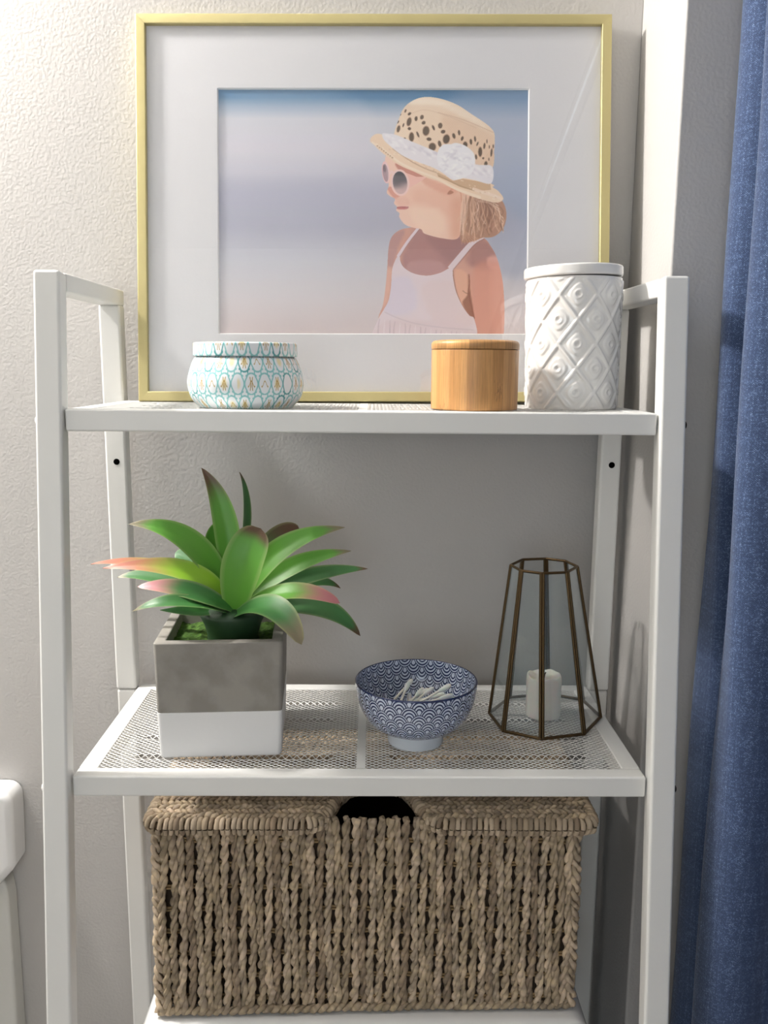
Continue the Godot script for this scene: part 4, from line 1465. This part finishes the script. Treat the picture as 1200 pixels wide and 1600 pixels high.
	# lid
	var lid := Node3D.new()
	lid.name = "lid"
	o.add_child(lid)
	var lx0 := -0.2100
	var lx1 := 0.2320
	var lz1 := 0.006
	var lz0 := -0.208
	var ly := 0.9475
	var hx0 := -0.030
	var hx1 := 0.060
	mb = MB.new()
	box(mb, V(lx0 + 0.006, ly + 0.0005, lz0 + 0.004) - C, V(lx1 - 0.006, ly + 0.0035, -0.074) - C, 0.001, 1)
	box(mb, V(lx0 + 0.006, ly + 0.0005, -0.074) - C, V(hx0 - 0.010, ly + 0.0035, lz1 - 0.004) - C, 0.001, 1)
	box(mb, V(hx1 + 0.010, ly + 0.0005, -0.074) - C, V(lx1 - 0.006, ly + 0.0035, lz1 - 0.004) - C, 0.001, 1)
	part("lid_base", mb, dark, lid)
	var nr := 25
	for k in nr:
		var z := lerpf(lz1 - 0.006, lz0 + 0.006, k / float(nr - 1))
		var runs := [[lx0 + 0.003, lx1 - 0.003]]
		if z > -0.068:
			var wide := sqrt(maxf(0.0, 1.0 - pow((lz1 - z) / 0.078, 2.0)))
			var mid := (hx0 + hx1) / 2
			var hw := (hx1 - hx0) / 2 * (0.3 + 0.75 * wide) + 0.005
			runs = [[lx0 + 0.003, mid - hw], [mid + hw, lx1 - 0.003]]
		for r in runs:
			mb = MB.new()
			var path := []
			var nn := 12
			for q in nn + 1:
				var t := q / float(nn)
				path.append(V(lerpf(r[0], r[1], t), ly + 0.0052 + 0.0006 * sin(q * 1.9 + k), z + 0.0007 * sin(q * 2.7 + k * 2.0)) - C)
			rope(mb, path, 0.0022, 0.0032, (r[1] - r[0]) / 0.0135, 1.0 if k % 2 else -1.0, rng.randf() * TAU, tones[(k * 2) % 5], V(0, 1, 0))
			part("lid_cord", mb, straw, lid)
	# wrapped rim of the lid, with the notch of the hand hole at the front
	var rim := []
	var cr := 0.012
	var yy := ly - 0.001
	for q in [V(hx0 + 0.034, yy, -0.078), V(hx0 + 0.014, yy, -0.068), V(hx0 + 0.003, yy, -0.045), V(hx0 - 0.004, yy, -0.018), V(hx0 - 0.011, yy, -0.002), V(hx0 - 0.024, yy, lz1), V(-0.12, yy, lz1), V(lx0 + cr, yy - 0.0005, lz1), V(lx0 + 0.003, yy, lz1 - 0.003), V(lx0, yy, lz1 - cr), V(lx0, yy, -0.1), V(lx0, yy, lz0 + cr), V(lx0 + cr, yy, lz0), V(0.0, yy, lz0),
		V(lx1 - cr, yy, lz0), V(lx1, yy, lz0 + cr), V(lx1, yy, -0.1), V(lx1, yy, lz1 - cr), V(lx1 - 0.003, yy, lz1 - 0.003), V(lx1 - cr, yy - 0.0005, lz1), V(0.14, yy, lz1), V(hx1 + 0.024, yy, lz1), V(hx1 + 0.011, yy, -0.002), V(hx1 + 0.004, yy, -0.018), V(hx1 - 0.003, yy, -0.045), V(hx1 - 0.014, yy, -0.068), V(hx1 - 0.034, yy, -0.078), V(hx0 + 0.036, yy, -0.0785)]:
		rim.append(q - C)
	mb = MB.new()
	sweep(mb, rim, circle(0.0042, 8), V(0, 1, 0), [], true, lin(92, 74, 54))
	var curve := Curve3D.new()
	for q in rim: curve.add_point(q)
	curve.bake_interval = 0.004
	var total := curve.get_baked_length()
	var wraps := int(total / 0.0056)
	for k in wraps:
		# each wrap is a short stout strand laid round the core, leaning a little
		var a0 := curve.sample_baked(total * (k + 0.5) / wraps)
		var tan := (curve.sample_baked(total * minf(1.0, (k + 0.9) / wraps)) - curve.sample_baked(total * (k + 0.1) / wraps)).normalized()
		var out := tan.cross(V(0, 1, 0)).normalized()
		var line := []
		var sc := []
		var big := rng.randf_range(0.82, 1.18)
		var lean := rng.randf_range(0.2, 1.3)
		var b := rng.randf_range(0.7, 1.25)
		var tone: Color = tones[rng.randi() % 5]
		var cc := []
		var off := rng.randf_range(-0.0006, 0.0006)
		for q in 15:
			var a := TAU * q / 14.0 + PI
			line.append(a0 + tan * ((q / 14.0 - 0.5) * 0.006 + off + sin(a) * 0.0012 * lean) + out * cos(a) * 0.0052 + V(0, sin(a) * 0.0068, 0))
			sc.append(rng.randf_range(0.9, 1.1) * big)
			cc.append(Color(tone.r * b, tone.g * b, tone.b * b))
		sweep(mb, line, circle(0.0027, 6), tan, sc, false, Color.WHITE, cc)
	part("wrapped_rim", mb, straw, lid)


func bathroom_fittings() -> void:
	# toilet tank under the basket
	var t := thing("toilet_tank", "white porcelain toilet tank with lid under the woven basket", "toilet", V(0.006, 0.40, -0.105))
	var mb := MB.new()
	var lidc := []
	rbox(mb, Transform3D(Basis(), V(0, 0.3145, 0)), V(0.463, 0.041, 0.262), 0.0195, 6)
	part("tank_lid", mb, M.porcelain, t)
	mb = MB.new()
	rbox(mb, Transform3D(Basis(), V(0, 0.143, -0.005)), V(0.435, 0.3, 0.225), 0.03, 6)
	part("tank_body", mb, M.porcelain, t)
	var bowl := thing("toilet_bowl", "white porcelain toilet bowl with closed seat below the tank", "toilet", V(0.006, 0, 0.275))
	mb = MB.new()
	lathe(mb, [Vector2(0, 0), Vector2(0.13, 0), Vector2(0.14, 0.02), Vector2(0.12, 0.16), Vector2(0.16, 0.3), Vector2(0.185, 0.38), Vector2(0.18, 0.395), Vector2(0, 0.395)], 48)
	for i in mb.v.size(): mb.v[i].z *= 1.22
	part("bowl_body", mb, M.porcelain, bowl)
	mb = MB.new()
	lathe(mb, [Vector2(0, 0.397), Vector2(0.185, 0.397), Vector2(0.19, 0.405), Vector2(0.185, 0.43), Vector2(0.17, 0.437), Vector2(0, 0.437)], 48)
	for i in mb.v.size(): mb.v[i].z *= 1.2
	part("seat_lid", mb, M.porcelain, bowl)
	mb = MB.new()
	box(mb, V(-0.11, 0.0, -0.255), V(0.11, 0.385, -0.1), 0.03, 4)
	part("rear_body", mb, M.porcelain, bowl)

	# wall-hung sink at the left, its ledge and end showing
	var s := thing("sink", "white porcelain pedestal sink whose rounded end shows at left edge", "sink")
	mb = MB.new()
	var out := [Vector2(-1.06, 0.74), Vector2(-0.4785, 0.7225), Vector2(-0.4425, 0.764), Vector2(-0.4385, 0.772), Vector2(-0.4368, 0.84)]
	for k in 7:
		var a := PI / 2 * k / 6
		out.append(Vector2(-0.4368 - 0.016 + 0.016 * cos(a), 0.8535 + 0.017 * sin(a)))
	out.append(Vector2(-1.06, 0.8705))
	slab(mb, out, WZ + 0.001, -0.2065, 0.0085)
	part("ledge", mb, M.porcelain, s)
	mb = MB.new()
	lathe(mb, [Vector2(0, 0.66), Vector2(0.10, 0.665), Vector2(0.18, 0.72), Vector2(0.215, 0.80), Vector2(0.225, 0.845), Vector2(0.218, 0.853), Vector2(0.205, 0.848), Vector2(0.17, 0.76), Vector2(0.08, 0.72), Vector2(0, 0.715)], 48)
	for i in mb.v.size(): mb.v[i] += V(-0.78, 0, 0.02)
	part("basin", mb, M.porcelain, s)
	mb = MB.new()
	var pts := [Vector2(-1.0, 0.0), Vector2(-0.4515, 0.0), Vector2(-0.4535, 0.72), Vector2(-0.4575, 0.747), Vector2(-1.0, 0.72)]
	slab(mb, pts, WZ + 0.001, -0.2185, 0.004)
	part("lower_panel", mb, mat(Color(0.84, 0.84, 0.82), 0.4), s)


func curtain() -> void:
	var o := thing("shower_curtain", "blue heathered woven curtain hanging in folds at the right", "curtain", Vector3.ZERO)
	rng.seed = 19
	var n := 512
	var img := Image.create(n, n, false, Image.FORMAT_RGB8)
	var hm := Image.create(n, n, false, Image.FORMAT_RGB8)
	var slub := FastNoiseLite.new()
	slub.seed = 9
	slub.frequency = 0.05
	slub.fractal_octaves = 2
	var rowt := []
	var colt := []
	var flecks := []
	for k in 128 * 128: flecks.append(pow(rng.randf(), 2.2) - 0.28)
	for k in 128:
		rowt.append(rng.randf_range(-1, 1))
		colt.append(rng.randf_range(-1, 1))
	for y in n:
		for x in n:
			var cx := x / 4
			var cy := y / 4
			var over := (cx + cy) % 2 == 0
			var fx := (x % 4 - 1.5) / 2.0
			var fy := (y % 4 - 1.5) / 2.0
			var prof := 1.0 - (fx * fx if over else fy * fy) * 0.55
			var th: float = colt[cx] if over else rowt[cy]
			var s: float = slub.get_noise_2d(x * 0.8, y * 0.09) if over else slub.get_noise_2d(x * 0.09 + 700, y * 0.8)
			var k := clampf(0.40 + 0.12 * th + 0.25 * s + 0.55 * flecks[cy * 128 + cx] + rng.randf_range(-0.08, 0.08), 0.0, 1.0)
			var c := Color8(46, 65, 100).lerp(Color8(122, 144, 178), k * k) if over else Color8(37, 54, 87).lerp(Color8(100, 122, 158), k * k)
			img.set_pixel(x, y, c * (0.8 + 0.2 * prof))
			var hh := clampf(prof * (0.8 if over else 0.6) + 0.2 * k, 0, 1)
			hm.set_pixel(x, y, Color(hh, hh, hh))
	var m := textured(img, 0.9)
	m.heightmap_enabled = true
	m.heightmap_texture = ImageTexture.create_from_image(hm)
	m.heightmap_scale = 0.05
	m.uv1_scale = Vector3(1.0 / 0.115, 1.0 / 0.115, 1)
	m.rim_enabled = true
	m.rim = 0.3
	m.rim_tint = 0.6
	# the folds in plan, from the wall outwards
	var plan := smooth([V(0.450, 0, -0.085), V(0.412, 0, -0.092), V(0.376, 0, -0.086), V(0.353, 0, -0.068), V(0.3475, 0, -0.049), V(0.3530, 0, -0.031), V(0.3670, 0, -0.018), V(0.3730, 0, -0.004), V(0.3620, 0, 0.010), V(0.3440, 0, 0.019), V(0.3350, 0, 0.032), V(0.3375, 0, 0.049),
		V(0.3500, 0, 0.062), V(0.3690, 0, 0.067), V(0.3880, 0, 0.062), V(0.4020, 0, 0.066), V(0.4060, 0, 0.080), V(0.3960, 0, 0.096), V(0.3880, 0, 0.115), V(0.3930, 0, 0.135), V(0.4080, 0, 0.150), V(0.4120, 0, 0.170), V(0.4000, 0, 0.188), V(0.3920, 0, 0.21), V(0.400, 0, 0.235), V(0.412, 0, 0.26)], 6)
	var mb := MB.new()
	var ny := 70
	var rows := []
	for j in ny + 1:
		var y := lerpf(0.25, 2.02, j / float(ny))
		var run := 0.0
		var row := []
		for k in plan.size():
			if k > 0: run += plan[k].distance_to(plan[k - 1])
			var q: Vector3 = plan[k]
			var soft := 0.0018 * sin(y * 5.0 + k * 0.35) + 0.0012 * sin(y * 13.0 + k * 0.2)
			row.append(mb.p(V(q.x + soft, y, q.z + 0.0015 * sin(y * 4.0 + k * 0.15)), Vector2(run, y)))
		rows.append(row)
	for j in ny:
		for k in plan.size() - 1:
			mb.q(rows[j][k + 1], rows[j][k], rows[j + 1][k], rows[j + 1][k + 1])
	part("fabric", mb, m, o)
	mb = MB.new()
	sweep(mb, [V(0.37, 2.045, -0.099), V(0.37, 2.045, 1.99)], circle(0.0125, 16))
	var rod := part("curtain_rod", mb, M.chrome, self)
	tag(rod, "straight chrome rod carrying the blue curtain", "curtain rod")


func _ready() -> void:
	stage()
	materials()
	room()
	shelf_unit()
	picture()
	bathroom_fittings()
	curtain()
	basket()
	tin()
	bamboo_box()
	ceramic_jar()
	succulent()
	wave_bowl()
	lantern()
